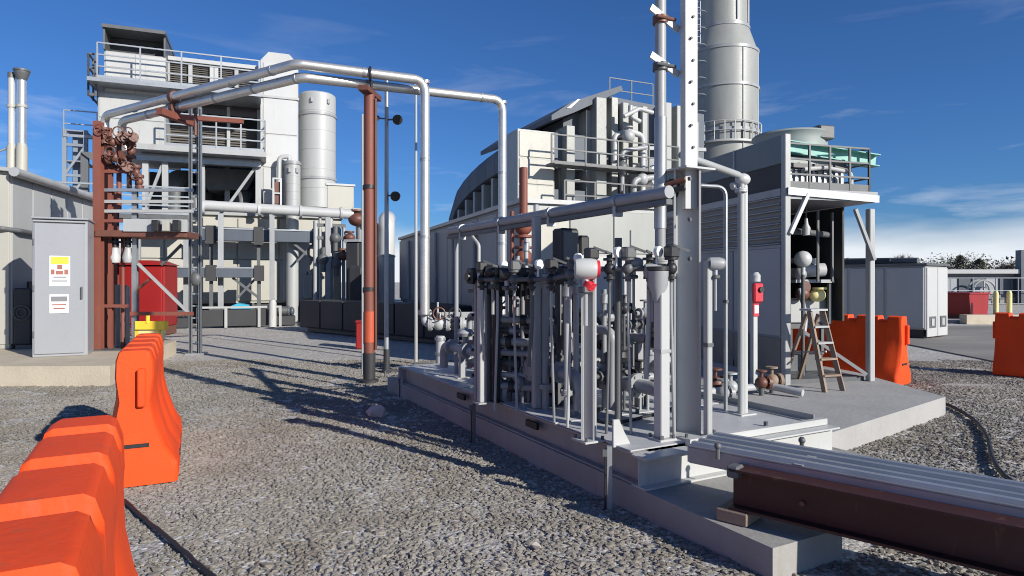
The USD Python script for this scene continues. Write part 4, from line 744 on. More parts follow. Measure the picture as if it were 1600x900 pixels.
for x, z in ((.35, 2.66), (.85, 2.62), (1.1, 2.6)): t.p('hanger', MB().bar((x, .4, 1.6), (x, .4, z), .03), 'steel')
t.p('inner_tank', MB().lathe([(0, PAD + .06), (.3, PAD + .06), (.3, 1.3), (.2, 1.45), (0, 1.5)], (.42, 1.6, 0), 24), 'dark')
t.p('screen_wall', MB().box(W_ - .05, W_ - .02, .5, D_ - .1, 1.02, zd - .15), 'dark')  # dark screens added to make the open frame's inside look shaded
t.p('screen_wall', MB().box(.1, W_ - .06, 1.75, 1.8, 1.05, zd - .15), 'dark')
for k in range(9): t.p('screen_slat', MB().bar((.1, 1.70, 1.15 + k * .17), (W_ - .06, 1.70, 1.15 + k * .17), .10, .015, up=(0, -.7, 1)), 'steel')
for x in (.28, .72, 1.1): t.p('screen_post', MB().bar((x, 1.6, PAD + .06), (x, 1.6, zd - .15), .06), 'steel')
# instruments inside the frame
t = Thing('process_skid', 'grey pump set with pale sphere lamp inside the open cooling frame', 'pump set', CT)
t.p('cabinet', MB().box(.66, 1.32, .75, 1.35, .98, 1.34, .02), 'lgrey'); t.p('stand', MB().box(.66, 1.32, .75, 1.36, .90, .97), 'steel'); t.p('pump_base', MB().box(.7, 1.28, .8, 1.3, PAD + .061, .5), 'steel'); t.p('stand_leg', MB().bar((.7, .8, .5), (.7, .8, .9), .05), 'steel'); t.p('stand_leg', MB().bar((1.26, .8, .5), (1.26, .8, .9), .05), 'steel')
t.p('globe', MB().ball((.6, .4, 1.92), .12).cyl((.6, .4, 1.7), (.6, .4, 1.82), .03), 'white'); t.p('globe_post', MB().cyl((.6, .4, PAD + .061), (.6, .4, 1.71), .025), 'steel')
t.p('motor', MB().cyl((.88, .8, 1.76), (1.22, .7, 1.78), .1).disc((.9, .8, 1.76), (1, -.3, 0), .12, .05).box(1.0, 1.12, .68, .8, 1.86, 1.95, .01), 'bright'); t.p('shelf', MB().box(.66, 1.34, .62, 1.3, 1.58, 1.63), 'mid')
t.p('gearbox', MB().box(.72, .98, .72, 1.0, 1.64, 1.8, .03).ball((.8, .7, 1.72), .1), 'mid'); t.p('valve', MB().ball((1.05, .64, 1.4), (.13, .09, .10)).disc((1.05, .6, 1.5), (0, 0, 1), .1, .03), 'palegreen'); t.p('valve', MB().ball((.8, .66, 1.42), .1).disc((.8, .6, 1.52), (0, 1, 0), .09, .03), 'rust2')
t.p('pipe', MB().tube([(.7, .6, 1.5), (.78, .55, 1.1), (.7, .5, .8)], .03, 10, .1), 'galv'); t.p('shelf_post', MB().bar((1.28, .66, .97), (1.28, .66, 1.57), .05), 'steel'); t.p('pendant', MB().lathe([(0, 2.25), (.05, 2.26), (.06, 2.36), (.03, 2.42), (.02, 2.5), (0, 2.5)], (.62, .36, 0), 14), 'lgrey'); t.p('pendant_rod', MB().cyl((.62, .36, 2.5), (.62, .36, 2.7), .008, 6), 'steel')
t = Thing('teal_gantry', 'pale teal lifting beam on one post beside the rooftop fan', 'gantry', CT)
zg = 3.36; t.p('beam', MB().ibeam((.2, .3, zg + .12), (1.62, .15, zg - .04), .17, .19), 'teal'); t.p('post', MB().ibeam((1.15, .42, zd + .001), (1.15, .42, zg - .03), .13, .13, up=(0, 1, 0)), 'teal'); t.p('cross_beam', MB().ibeam((.25, .55, zg - .12), (1.2, .42, zg - .12), .09, .1), 'teal'); t.p('base_plate', MB().box(1.05, 1.25, .32, .52, zd + .001, zd + .02), 'teal')
# step ladder
t = Thing('step_ladder', 'weathered wooden A frame step ladder at the open cooling frame', 'step ladder', Fr(3.95, 8.2, 20.0))
Hh, wb, wt = 1.02, .15, .11
for s in (-1, 1): t.p('front_rail', MB().bar((s * wb + .12, -.1, PAD), (s * wt + .05, .12, PAD + Hh), .035, .06), 'wood'); t.p('rear_rail', MB().bar((s * wb * .9 + .1, .62, PAD), (s * wt * .9 + .05, .18, PAD + Hh - .05), .03, .045), 'wood')
for k in range(1, 5):
    u = k / 5; q = wb + (wt - wb) * u; ym = -.1 + .22 * u; xm = .12 - .07 * u; t.p('tread', MB().box(xm - q, xm + q, ym - .05, ym + .06, PAD + Hh * u - .012, PAD + Hh * u + .012), 'lgrey' if k > 2 else 'wood')
t.p('top_cap', MB().box(.05 - wt - .03, .05 + wt + .03, .06, .26, PAD + Hh, PAD + Hh + .025), 'lgrey'); t.p('spreader', MB().bar((.1, .0, PAD + .5), (.1, .42, PAD + .45), .02), 'galv')

# items on the pad: warning station
t = Thing('emergency_station', 'red and white emergency device on a pale post by the twin riser', 'alarm station', Fr(*SITE.floor(1178, 612, PAD), 20.0))
t.p('post', MB().bar((0, 0, PAD), (0, 0, 1.46), .06), 'white'); t.p('red_box', MB().box(-.07, .07, -.1, -.03, 1.34, 1.58, .015), 'safered'); t.p('button', MB().disc((.02, -.11, 1.5), (0, 1, 0), .035, .03), 'rubber'); t.p('beacon', MB().lathe([(0, 1.6), (.06, 1.6), (.06, 1.68), (.03, 1.72), (0, 1.72)], (0, -.03, 0), 16), 'white'); t.p('sign', MB().box(-.045, .045, -.045, -.031, 1.16, 1.34, .004), 'safered')
t.parts[-1].sub('sign_face', MB().box(-.03, .03, -.05, -.0455, 1.2, 1.3), 'paper')

# ================================================================ the metering skid
P, X, Z = SK.P, SK.X, SK.Z
ZS = .39; SW, SL = 2.02, 5.3
t = Thing('metering_skid', 'white steel skid base of beams and deck plates holding gas pipework', 'skid', SK)
zb0 = .172; dh = ZS - zb0; zc = (ZS + zb0) / 2
t.p('side_beam', MB().ibeam((.09, .16, zc), (.09, SL, zc), dh, .14), 'skid'); t.p('side_beam', MB().ibeam((SW - .08, .16, zc), (SW - .08, SL, zc), dh, .14), 'white')  # left beam's darker paint holds its shade
t.p('end_beam', MB().ibeam((.0, .08, zc), (SW + .04, .08, zc), dh, .15), 'white', label='lit white end beam nearest the camera'); t.p('end_beam', MB().ibeam((0, SL + .08, zc), (SW, SL + .08, zc), dh, .15), 'white')
for v in (1.1, 2.15, 3.2, 4.25): t.p('cross_beam', MB().ibeam((.17, v, zc - .01), (SW - .16, v, zc - .01), dh - .03, .1), 'white')
for k, v in enumerate(np.linspace(.2, SL - .05, 6)[:-1]):
    t.p('deck_plate', MB().box(.03, SW - .03, v, v + (SL - .25) / 5 - .03, ZS + .002, ZS + .012), 'deck')
t.p('edge_angle', MB().angle((SW - .02, .2, ZS + .014), (SW - .02, 3.2, ZS + .014), .06), 'lgrey'); t.p('edge_angle', MB().bar((.5, .13, ZS + .03), (SW + .02, .13, ZS + .03), .05), 'white')
for v in (1.6, 3.2): t.p('lifting_slot', MB().box(.012, .04, v - .1, v + .1, zc + .0, zc + .06), 'rubber')
t.p('gusset', MB().prism([(.0, ZS), (.16, ZS), (.1, ZS + .1), (.05, ZS + .2), (0, ZS + .2)], .36, .38), 'white')
for u, v in ((.4, .3), (.9, .3), (1.5, .28), (.9, 1.2)): t.p('anchor_bolt', MB().cyl((u, v, ZS + .012), (u, v, ZS + .05), .018, 8), 'steel')
def on(px, py): return SK.floor(px, py, ZS + .012)
z0 = ZS + .012
def topz(px, py, base_py): Y = (EYE - z0) * FPX / (base_py - HOR); return EYE - (py - HOR) / FPX * Y
def post(name, label, px, base_py, top_py, kind, w, m, plate=True, rot=0):
    u, v = on(px, base_py); zt = topz(px, top_py, base_py); T = Thing(name, label, 'post', SK)
    b = MB()
    if kind == 'I': b.ibeam((u, v, z0 + .014), (u, v, zt), w, w, up=(0, 1, 0))
    elif kind == 'web': b.ibeam((u, v, z0 + .014), (u, v, zt), w, w * .8, .012, .016, up=(math.cos(-.76), math.sin(-.76), 0))
    elif kind == 'sq': b.box(u - w / 2, u + w / 2, v - w / 2, v + w / 2, z0 + .014, zt, .006)
    else: b.cyl((u, v, z0 + .014), (u, v, zt), w / 2, 16)
    T.p('shaft', b, m)
    if plate:
        T.p('base_plate', MB().box(u - w * .9, u + w * .9, v - w * .9, v + w * .9, z0, z0 + .014), m)
        [T.p('bolt', MB().cyl((u + a * w * .7, v + c * w * .7, z0 + .014), (u + a * w * .7, v + c * w * .7, z0 + .04), .012, 6), 'steel') for a in (-1, 1) for c in (-1, 1) if w > .08]
    return T, u, v, zt
T, u, v, zt = post('instrument_post', 'white H section post with white round transmitter on its head', 920, 688, 432, 'web', .105, 'white')
T, u, v, zt = post('instrument_post', 'square white post left of the tall H column, valves above it', 1034, 686, 432, 'sq', .088, 'bright'); T.p('clamp_band', MB().box(u - .05, u + .05, v - .05, v + .05, topz(0, 548, 686) - .012, topz(0, 548, 686) + .012), 'mid')
T, uC, vC, zC = post('tall_column', 'tallest white H section column rising out of the picture', 1074, 677, 268, 'web', .205, 'white')
T.p('upper_channel', MB().prof([(-.05, -.04), (.05, -.04), (.05, .05), (.04, .05), (.04, -.03), (-.04, -.03), (-.04, .05), (-.05, .05)], (uC, vC - .02, zC - .3), (uC, vC - .02, 6.4), up=(math.sin(.3), math.cos(.3), 0)), 'bright')
T.p('cap_plate', MB().box(uC - .15, uC + .15, vC - .15, vC + .15, zC, zC + .015), 'white')
[T.p('bolt', MB().cyl((uC - .02 * (k % 2), vC - .072, zC + .18 + k * .17), (uC - .02 * (k % 2), vC - .05, zC + .18 + k * .17), .011, 8), 'steel') for k in range(8)]
for py in (283, 345, 405): T.p('splice_bolt', MB().disc((uC - .07, vC - .1, topz(0, py, 677)), (.3, -1, 0), .016, .02), 'steel')
T, u, v, zt = post('conduit_post', 'thin square grey tube right beside the tall H column', 1106, 684, 408, 'sq', .052, 'lgrey'); T.p('strap', MB().box(u - .03, u + .03, v - .03, v + .03, 1.1, 1.13), 'steel')
T, uB, vB, _ = post('vent_mast', 'grey vent pipe mast with flag brackets left of the tall column', 1032, 676, -260, 'round', .088, 'mid', plate=False)
T.parts[0].mb = MB().cyl((uB, vB, 1.70), (uB, vB, 6.2), .044, 20)
T.p('sleeve', MB().lathe([(.045, 2.02), (.05, 2.02), (.05, 2.9), (.045, 2.9)], (uB, vB, 0), 20), 'galv')
for py0, py1 in ((20, 42), (93, 112)):
    za, zbk = topz(0, py0, 676), topz(0, py1, 676); a = np.array([uB - .125, vB - .03, za + .01]); b = np.array([uC - .03, vC + .06, zbk - .02]); T.p('bracket_arm', MB().bar(a, b, .016, .055), 'bright'); T.p('clamp', MB().lathe([(.045, za - .09), (.062, za - .09), (.062, za - .03), (.045, za - .03)], (uB, vB, 0), 18).cyl((uB - .09, vB - .06, za - .06), (uB + .1, vB - .06, za - .06), .014, 8), 'rust2' if py0 == 20 else 'steel')
T.p('foot_valve', MB().ball((uB, vB, 1.66), (.07, .07, .06)).flange((uB, vB, 1.76), (0, 0, 1), .085, .02), 'mid')
for z, r in ((2.36, .06), (2.30, .05)): T.p('side_fitting', MB().cyl((uB, vB - .02, z), (uC - .08, vC - .06, z + .03), .022, 10).ball((uB + .1, vB - .03, z), r), 'black' if z < 2.33 else 'rust2')
# twin riser and arm
ur, vr = on(1158, 648); zr = topz(1158, 280, 648)
T = Thing('twin_riser', 'pair of pale vertical pipes joined by an arm to the tall column', 'pipe', SK)
q = np.array([ur, vr, 0])
T.p('riser_pipe', MB().tube([q + [0, 0, z0], q + [0, 0, zr + .03], (uC + .03, vC + .1, zr + .10)], .03, 14, .08), 'lgrey'); T.p('riser_pipe', MB().tube([q + [.07, .03, z0], q + [.07, .03, zr - .02], q + [-.05, .06, zr - .06]], .034, 14, .08), 'white')
T.p('elbow', MB().ball(q + [.02, 0, zr], (.075, .06, .055)).flange(q + [0, 0, zr - .1], (0, 0, 1), .055, .015), 'bright')
T.p('foot', MB().box(ur - .06, ur + .13, vr - .06, vr + .09, z0, z0 + .012), 'white')
u2, v2 = on(1134, 640); T = Thing('bent_conduit', 'thin grey conduit curving over near the twin riser', 'conduit', SK); zt = topz(0, 292, 640)
T.p('conduit', MB().tube([(u2, v2, z0), (u2, v2, zt), (u2 - .22, v2 + .1, zt + .01), (u2 - .5, v2 + .3, zt - .03)], .019, 10, .1), 'galv'); T.p('clip', MB().lathe([(.02, 1.4), (.028, 1.4), (.028, 1.43), (.02, 1.43)], (u2, v2, 0), 12), 'steel')
# posts further back
_tb = [('meter_post', 'dark round post standing clear right of the white transmitter post', 966, 664, 372, 'round', .062, 'steel'), ('meter_post', 'grey square post carrying the long overhead trunking on the left', 838, 640, 338, 'sq', .07, 'mid'),
       ('meter_post', 'pale post at the far left corner of the skid', 753, 630, 425, 'sq', .075, 'lgrey'), ('meter_post', 'dark post just inside the far left corner of the skid', 776, 628, 415, 'sq', .06, 'black'),
       ('meter_post', 'thin pale post behind the dark round post', 986, 612, 360, 'round', .03, 'lgrey'), ('meter_post', 'dark slim post between trunking post and transmitter post', 872, 634, 420, 'sq', .05, 'steel')]
for a in _tb: post(*a)
# long overhead trunking along the skid
T = Thing('overhead_trunking', 'long grey pipe trunking sloping over the skid from column to left end', 'pipe', SK)
a, b = np.array([*SK.at(1046, 4.85), 2.28]), np.array([*SK.at(702, 8.45), 2.26])
T.p('trunking', MB().tube([a, b], .05, 14), 'mid'); T.p('trunking', MB().bar(a + [.0, 0, -.075], b + [.0, 0, -.075], .06, .04), 'steel')
for k in (.15, .4, .65, .9): c = a + (b - a) * k; T.p('clamp', MB().disc(c, b - a, .062, .04).box(c[0] - .04, c[0] + .04, c[1] - .02, c[1] + .02, c[2] - .13, c[2]), 'galv')
T.p('end_support', MB().cyl((b[0] + .05, b[1] - .12, .0), (b[0] + .05, b[1] - .12, 2.2), .028), 'grey'); T.p('end_fitting', MB().ball(b + [.1, -.3, -.03], (.07, .09, .06)), 'bright')
T.p('branch', MB().tube([b + [.12, -.35, -.02], b + [.15, -.6, -.2], b + [.15, -.6, -.45]], .022, 10, .08), 'lgrey')

# pipe runs: flanged tubes along the skid with valves
def prun(label, u, v0, v1, z, r, valves, m='mid', name='meter_run'):
    T = Thing(name, label, 'pipe run', SK); T.p('pipe', MB().tube([(u, v0, z0 + .06), (u, v0, z), (u, v1, z), (u, v1, z0 + .06)], r, 16, r * 2.5), m)
    for v in np.arange(v0 + .32, v1 - .2, .52): T.p('flange', MB().flange((u, v, z), (0, 1, 0), r * 1.85, .02), m)
    for v, k in valves:
        b = MB().ball((u, v, z), (r * 1.7, r * 1.9, r * 1.7)).cyl((u, v, z), (u, v, z + r * 3.4), r * .75); b.disc((u, v, z + r * 2), (0, 0, 1), r * 1.3, .02)
        q = T.p('valve', b, k); q.sub('actuator', MB().lathe([(0, z + r * 3), (r * 1.5, z + r * 3.05), (r * 1.9, z + r * 3.8), (r * 1.5, z + r * 4.6), (0, z + r * 4.8)], (u, v, 0), 16) if k != 'lgrey' else MB().ring((u, v, z + r * 3.6), (0, 0, 1), r * 1.9, .012).bar((u - r * 1.8, v, z + r * 3.6), (u + r * 1.8, v, z + r * 3.6), .02), k)
    for v in (v0 + .7, v1 - .6): T.p('pipe_stand', MB().bar((u, v, z0), (u, v, z - r), .06).box(u - .08, u + .08, v - .05, v + .05, z0, z0 + .012), 'mid')
    return T
prun('lower left flanged grey gas pipe run along the skid edge', .34, 1.3, 4.5, .76, .055, ((1.9, 'mid'), (2.9, 'black'), (3.8, 'mid')))
prun('grey gas pipe run with black valves in the skid middle', .80, .75, 4.6, .68, .06, ((1.35, 'black'), (2.3, 'black'), (3.4, 'mid')))
prun('rightmost flanged gas pipe run in front of the twin riser', 1.30, .9, 4.4, .80, .05, ((1.5, 'mid'), (2.5, 'black')), 'lgrey')
prun('thin high pipe run above the middle gas pipe', .62, 1.2, 4.3, 1.16, .04, ((1.7, 'black'), (2.4, 'mid'), (3.1, 'black'), (3.8, 'black')), 'mid')
prun('thin high pipe run above the rightmost gas pipe', 1.08, .7, 3.8, 1.06, .045, ((1.2, 'black'), (1.9, 'mid'), (2.8, 'black')), 'mid')
# stacked cross pipes between the left posts
T = Thing('cross_pipe_stack', 'stack of short horizontal pipes between the left posts', 'pipe rack', SK)
ua, va = on(778, 628); ub, vb = on(872, 636)
for k in range(7): z = .56 + k * .11; r = (.036, .028, .04, .03, .042, .028, .034)[k]; T.p('pipe', MB().cyl((ua, va + .06 + .05 * (k % 3), z), (ub, vb + .06 + .05 * (k % 3), z), r, 12), ('mid', 'lgrey', 'steel')[k % 3]); T.p('union', MB().disc((ua + (ub - ua) * (.3 + .1 * (k % 4)), va + (vb - va) * (.3 + .1 * (k % 4)) + .06 + .05 * (k % 3), z), (ub - ua, vb - va, 0), r * 1.7, .05), 'galv' if k % 2 else 'black')
# instrument header: vertical tubes with black valves at eye height
hdr = [(748, 6.15), (800, 5.85), (860, 5.45), (925, 5.1), (985, 5.0), (1056, 4.85)]
T = Thing('instrument_header', 'small bore header line with black valve bodies at eye height', 'pipe', SK)
pts = [np.array([*SK.at(px, Y), 1.62 if i < 3 else 1.70]) for i, (px, Y) in enumerate(hdr)]
T.p('header', MB().tube(pts, .022, 10), 'steel')
for i, f_ in enumerate(np.linspace(.02, .98, 11)):
    s = f_ * (len(pts) - 1); j = min(int(s), len(pts) - 2); c = pts[j] + (pts[j + 1] - pts[j]) * (s - j)
    b = MB().ball(c, (.045, .045, .05)).cyl(c - [0, 0, .1], c + [0, 0, .11], .024, 10).disc(c + [0, 0, .075], (0, 0, 1), .05, .02).disc(c - [0, 0, .07], (0, 0, 1), .045, .02)
    if i % 2 == 0: b.box(c[0] - .05, c[0] + .05, c[1] - .05, c[1] + .04, c[2] + .08, c[2] + .17, .012)
    q = T.p('valve', b, ('black', 'black', 'steel')[i % 3]); q.sub('lever', MB().bar(c + [0, -.03, .115 + (.06 if i % 2 == 0 else 0)], c + [.1 * (-1) ** i, -.09, .13], .012, .02), 'steel')
    if i % 2: T.p('gauge', MB().disc(c + [.03, -.07, .13], (.25, -1, 0), .042, .03).cyl(c + [.03, -.05, 0], c + [.03, -.05, .1], .01, 8), 'glassdial')
    zl = z0 if i % 3 else .85; T.p('drop_tube', MB().tube([c - [0, 0, .08], c - [0, 0, .35], (c[0] + .03 * (-1) ** i, c[1], zl)], .012 + .008 * (i % 3 == 0), 10), ('galv', 'lgrey', 'mid', 'steel')[i % 4])
# vertical meter tubes left of the transmitter post
T = Thing('tube_bank', 'group of upright grey tubes with flexible hose before the cross pipes', 'pipe', SK)
for px, bp, tp, r, m in ((808, 618, 400, .028, 'mid'), (822, 622, 372, .022, 'lgrey'), (852, 640, 420, .036, 'mid'), (886, 652, 440, .028, 'lgrey'), (900, 648, 436, .026, 'lgrey'), (944, 640, 452, .024, 'mid'), (800, 612, 330, .02, 'rust'), (818, 612, 262, .045, 'rust')):
    u, v = on(px, bp); zt = topz(0, tp, bp); T.p('tube', MB().cyl((u, v, z0), (u, v, zt), r, 12), m)
    if m != 'rust': T.p('fitting', MB().lathe([(r, zt - .14), (r * 1.6, zt - .13), (r * 1.6, zt - .05), (r, zt - .04)], (u, v, 0), 12), 'galv'); T.p('flange', MB().flange((u, v, z0 + .22), (0, 0, 1), r * 2, .018), 'mid')
u, v = on(852, 640); fl = MB()
for k in range(26): fl.disc((u, v, .95 + k * .021), (0, 0, 1), .042, .011, 14)
T.p('flexible_hose', fl, 'mid')
u, v = on(818, 612)
for z in (1.52, 1.86, 2.2): T.p('red_brown_valve', MB().ball((u, v, z), (.10, .09, .10)).disc((u, v, z + .11), (0, 0, 1), .10, .025).disc((u, v, z - .11), (0, 0, 1), .10, .025), 'rust')
T.p('actuator', MB().ball((u, v - .02, 1.72), (.11, .1, .08)).cyl((u, v, 1.72), (u, v, 1.95), .04), 'black')
# black controller boxes
u, v = on(893, 640); zb_ = topz(0, 418, 640); zt = topz(0, 358, 640)
T = Thing('controller_box', 'black instrument enclosures above the white transmitter on the skid', 'control box', SK)
T.p('enclosure', MB().box(u - .17, u + .02, v - .1, v + .08, zb_ + .03, zt, .02), 'black'); T.p('enclosure', MB().box(u + .035, u + .15, v - .09, v + .07, zb_, zt - .06, .02), 'black'); T.p('door', MB().box(u - .155, u + .005, v - .112, v - .1, zb_ + .06, zt - .03, .008), 'steel')
T.p('enclosure', MB().box(u - .19, u - .08, v - .13, v + .02, zb_ - .16, zb_ + .01, .02), 'black'); T.p('bracket', MB().bar((u, v + .1, .9), (u, v + .1, zt - .05), .045), 'steel'); T.p('dial', MB().disc((u + .1, v - .1, zb_ + .1), (0, 1, 0), .045, .03), 'glassdial'); T.p('cable_gland', MB().tube([(u - .05, v - .05, zb_ + .03), (u - .05, v - .06, zb_ - .2), (u + .02, v - .02, zb_ - .5)], .018, 8, .06), 'rubber')
# transmitters
def transmitter(label, px, py, Y, r, m, red=False):
    c = np.array([*SK.at(px, Y), EYE - (py - HOR) / FPX * Y]); T = Thing('transmitter', label, 'transmitter', SK)
    T.p('head', MB().lathe([(0, -r * 1.1), (r * .9, -r), (r, -r * .5), (r, r * .5), (r * .9, r), (0, r * 1.1)], c, 24, axis=(.9, -.45, 0)), m); T.p('cover', MB().disc(c + np.array([.9, -.45, 0]) * r * 1.15, (.9, -.45, 0), r * .8, r * .3), 'mid' if not red else 'safered'); T.p('neck', MB().cyl(c - [0, 0, r * 1.9], c, r * .35, 12), 'galv'); T.p('base', MB().cbox(c - [0, 0, r * 2.0], (r * 1.1, r * 1.1, r * .6), .008), 'steel'); T.p('stem', MB().cyl(c - [0, 0, r * 2.2], (c[0], c[1], c[2] - r * 2.2 - .25), r * .22, 10), 'mid')
    if red: T.p('flange', MB().flange(c + [.02, -.02, -r * 1.55], (.3, -.5, .8), r * .62, .02), 'safered')
transmitter('large white transmitter head with red flange on the white post', 915, 420, 4.75, .078, 'white', True)
transmitter('dark green grey funnel shaped transmitter left of the tall column', 1020, 424, 4.92, .062, 'mid'); transmitter('olive grey transmitter head right of the dark round post', 990, 412, 5.05, .052, 'greenish'); transmitter('black transmitter head at the far left posts', 770, 425, 6.1, .07, 'black'); transmitter('navy black transmitter head second from the skid left end', 792, 428, 5.9, .065, 'black'); transmitter('grey transmitter head right of the tall column on the thin tube', 1118, 412, 4.9, .05, 'mid')
c = np.array([*SK.at(1020, 4.92), 1.62]); T = Thing('filter_cone', 'grey tapered filter bowl hanging below the header near the column', 'filter', SK); T.p('bowl', MB().lathe([(0, -.19), (.03, -.18), (.075, -.05), (.08, .06), (0, .07)], c + [0, -.06, 0], 18), 'mid'); T.p('lid', MB().disc(c + [0, -.06, .08], (0, 0, 1), .085, .03), 'black')
# regulators low on the deck
for i, (px, bp, z, r, lab) in enumerate(((1002, 622, .98, .13, 'dark disc shaped pressure regulator between round post and square white post'), (868, 632, .86, .12, 'dark disc shaped pressure regulator low behind the transmitter post'), (826, 628, .72, .10, 'smallest disc regulator among the stacked cross pipes'))):
    u, v = on(px, bp); T = Thing('pressure_regulator', lab, 'regulator', SK); c = np.array([u, v, z])
    T.p('diaphragm_case', MB().lathe([(0, -.05), (r * .7, -.05), (r, -.012), (r, .012), (r * .7, .05), (0, .06)], c, 28), 'steel'); bb = MB(); [bb.cyl(c + [r * .92 * math.cos(a), r * .92 * math.sin(a), -.03], c + [r * .92 * math.cos(a), r * .92 * math.sin(a), .03], .008, 6) for a in np.arange(12) * pi / 6]; T.p('case_bolts', bb, 'galv')
    T.p('spring_tube', MB().lathe([(0, .05), (.035, .05), (.035, .2), (.02, .24), (0, .24)], c, 16), 'mid'); T.p('body', MB().ball(c - [0, 0, .12], (.085, .075, .07)).flange(c + [.12, 0, -.12], (1, 0, 0), .075, .02).flange(c + [-.12, 0, -.12], (1, 0, 0), .075, .02), 'mid'); T.p('pedestal', MB().cyl((u, v, z0), c - [0, 0, .17], .02), 'lgrey'); T.p('sense_line', MB().tube([c + [0, -.03, .2], c + [.16, -.06, .2], c + [.16, -.04, -.1]], .007, 8, .04), 'galv')
# more small bore tubing and valves
T = Thing('tubing_frame', 'dark strut frame crowded with small valves and tubing at skid left end', 'tubing rack', SK)
r_ = random.Random(11)
for i, px in enumerate((760, 786, 814, 846, 864, 880)):
    u, v = on(px, 622 + 3 * i); v += .25; T.p('strut', MB().bar((u, v, z0), (u, v, 1.62), .04), 'steel')
    for k in range(5):
        z = .62 + k * .22 + r_.uniform(-.05, .05); c = np.array([u + r_.uniform(-.03, .06), v - .06, z]); b = MB().ball(c, (.04, .04, .045)).cyl(c - [.1, 0, 0], c + [.1, 0, 0], .016, 8).cyl(c, c + [0, -.02, .09], .012, 8)
        T.p('valve', b, ('black', 'steel', 'mid', 'black', 'rust2')[(i + k) % 5])
for z in (.7, .95, 1.2, 1.5): a = np.array([*on(752, 620), z]) + [0, .3, 0]; b = np.array([*on(884, 640), z]) + [0, .3, 0]; T.p('rail', MB().bar(a, b, .04), 'steel')
for i in range(9):
    px = r_.uniform(760, 890); u, v = on(px, 628); z = r_.uniform(.9, 1.5); T.p('impulse_line', MB().tube([(u, v + .1, z0), (u, v + .1, z), (u + .12, v + .16, z + .06), (u + .12, v + .16, z + .3)], .009, 7, .05), ('galv', 'lgrey', 'steel')[i % 3])
T = Thing('junction_manifold', 'cluster of dark valves between round post and square white post', 'manifold', SK)
for i, (px, bp, z) in enumerate(((975, 640, 1.35), (990, 632, 1.18), (1008, 636, 1.3), (1000, 640, .74), (985, 636, .66), (1012, 640, .62), (950, 636, 1.0), (946, 640, .72), (962, 630, .86))):
    u, v = on(px, bp); c = np.array([u, v, z]); T.p('valve', MB().ball(c, (.05, .05, .055)).cyl(c - [.14, .03, 0], c + [.14, .03, 0], .024, 10).disc(c + [.09, .02, 0], (1, .2, 0), .05, .02).disc(c - [.09, .02, 0], (1, .2, 0), .05, .02).cyl(c, c + [0, 0, .12], .016, 8).disc(c + [0, 0, .12], (0, 0, 1), .05, .015), ('black', 'steel', 'mid')[i % 3])
    T.p('stem', MB().cyl((u, v, z0), c, .014, 8), 'lgrey' if i % 2 else 'steel')
for z in (.6, .78, .96): a = np.array([*on(930, 622), z]); b = np.array([*on(1055, 616), z]); T.p('pipe', MB().cyl(a, b, .035, 12), 'mid')
T = Thing('drain_cluster', 'low brown and grey drain valves on the pad behind the thin grey tube', 'drain valves', SITE)
for i, (px, py, r, m) in enumerate(((1118, 606, .1, 'rust2'), (1130, 622, .08, 'mid'), (1142, 612, .09, 'lgrey'), (1190, 604, .08, 'rust2'), (1206, 600, .09, 'wood'))):
    Y = 1.4 * FPX / (py + 14 - HOR); c = np.array([(px - 800) / FPX * Y, Y, PAD + .16]); T.p('valve', MB().ball(c, (r, r, r * .9)).flange(c + [r, 0, 0], (1, .2, 0), r, .02).cyl(c, c + [0, 0, r * 1.8], .02, 8).disc(c + [0, 0, r * 1.8], (0, 0, 1), r * .8, .02), m); T.p('stand', MB().cyl((c[0], c[1], PAD), c, .03, 10), 'steel')
T.p('pipe', MB().tube([(1.95, 7.25, PAD + .1), (2.4, 7.6, PAD + .1), (3.2, 8.0, PAD + .1), (3.5, 7.7, PAD + .06)], .045, 12, .15), 'lgrey')
T = Thing('actuator_bank', 'row of black boxy valve actuators on the posts at the skid left end', 'actuators', SK)
for i, (px, bp, z, s) in enumerate(((752, 628, 1.66, .085), (772, 630, 1.58, .10), (790, 626, 1.68, .09), (806, 630, 1.55, .10), (826, 632, 1.66, .085), (838, 630, 1.5, .09), (764, 622, 1.42, .08), (850, 634, 1.60, .08))):
    u, v = on(px, bp); v += .12; T.p('actuator', MB().box(u - s, u + s * .9, v - s * .8, v + s * .8, z - s, z + s * .9, .018).cyl((u - s * 1.3, v, z - s * .2), (u + s * 1.4, v, z - s * .2), s * .55, 14), 'black'); T.p('stem', MB().cyl((u, v, z0), (u, v, z - s), .02, 10), ('mid', 'steel')[i % 2])
T = Thing('meter_housing', 'large dark flow meter housing low among pipes behind the transmitter post', 'flow meter', SK)
u, v = on(876, 634); v += .15; T.p('body', MB().lathe([(0, z0 + .1), (.12, z0 + .1), (.16, z0 + .2), (.16, z0 + .5), (.12, z0 + .6), (0, z0 + .62)], (u, v, 0), 26), 'black'); T.p('lid', MB().flange((u, v, z0 + .64), (0, 0, 1), .17, .03), 'steel'); T.p('stand', MB().box(u - .14, u + .14, v - .14, v + .14, z0, z0 + .1, .01), 'steel'); T.p('side_flange', MB().cyl((u - .26, v, z0 + .35), (u + .26, v, z0 + .35), .06).flange((u - .24, v, z0 + .35), (1, 0, 0), .11, .025).flange((u + .24, v, z0 + .35), (1, 0, 0), .11, .025), 'mid'); T.p('register_head', MB().cyl((u, v, z0 + .66), (u, v, z0 + .82), .05).box(u - .09, u + .09, v - .07, v + .07, z0 + .82, z0 + .96, .02), 'steel')
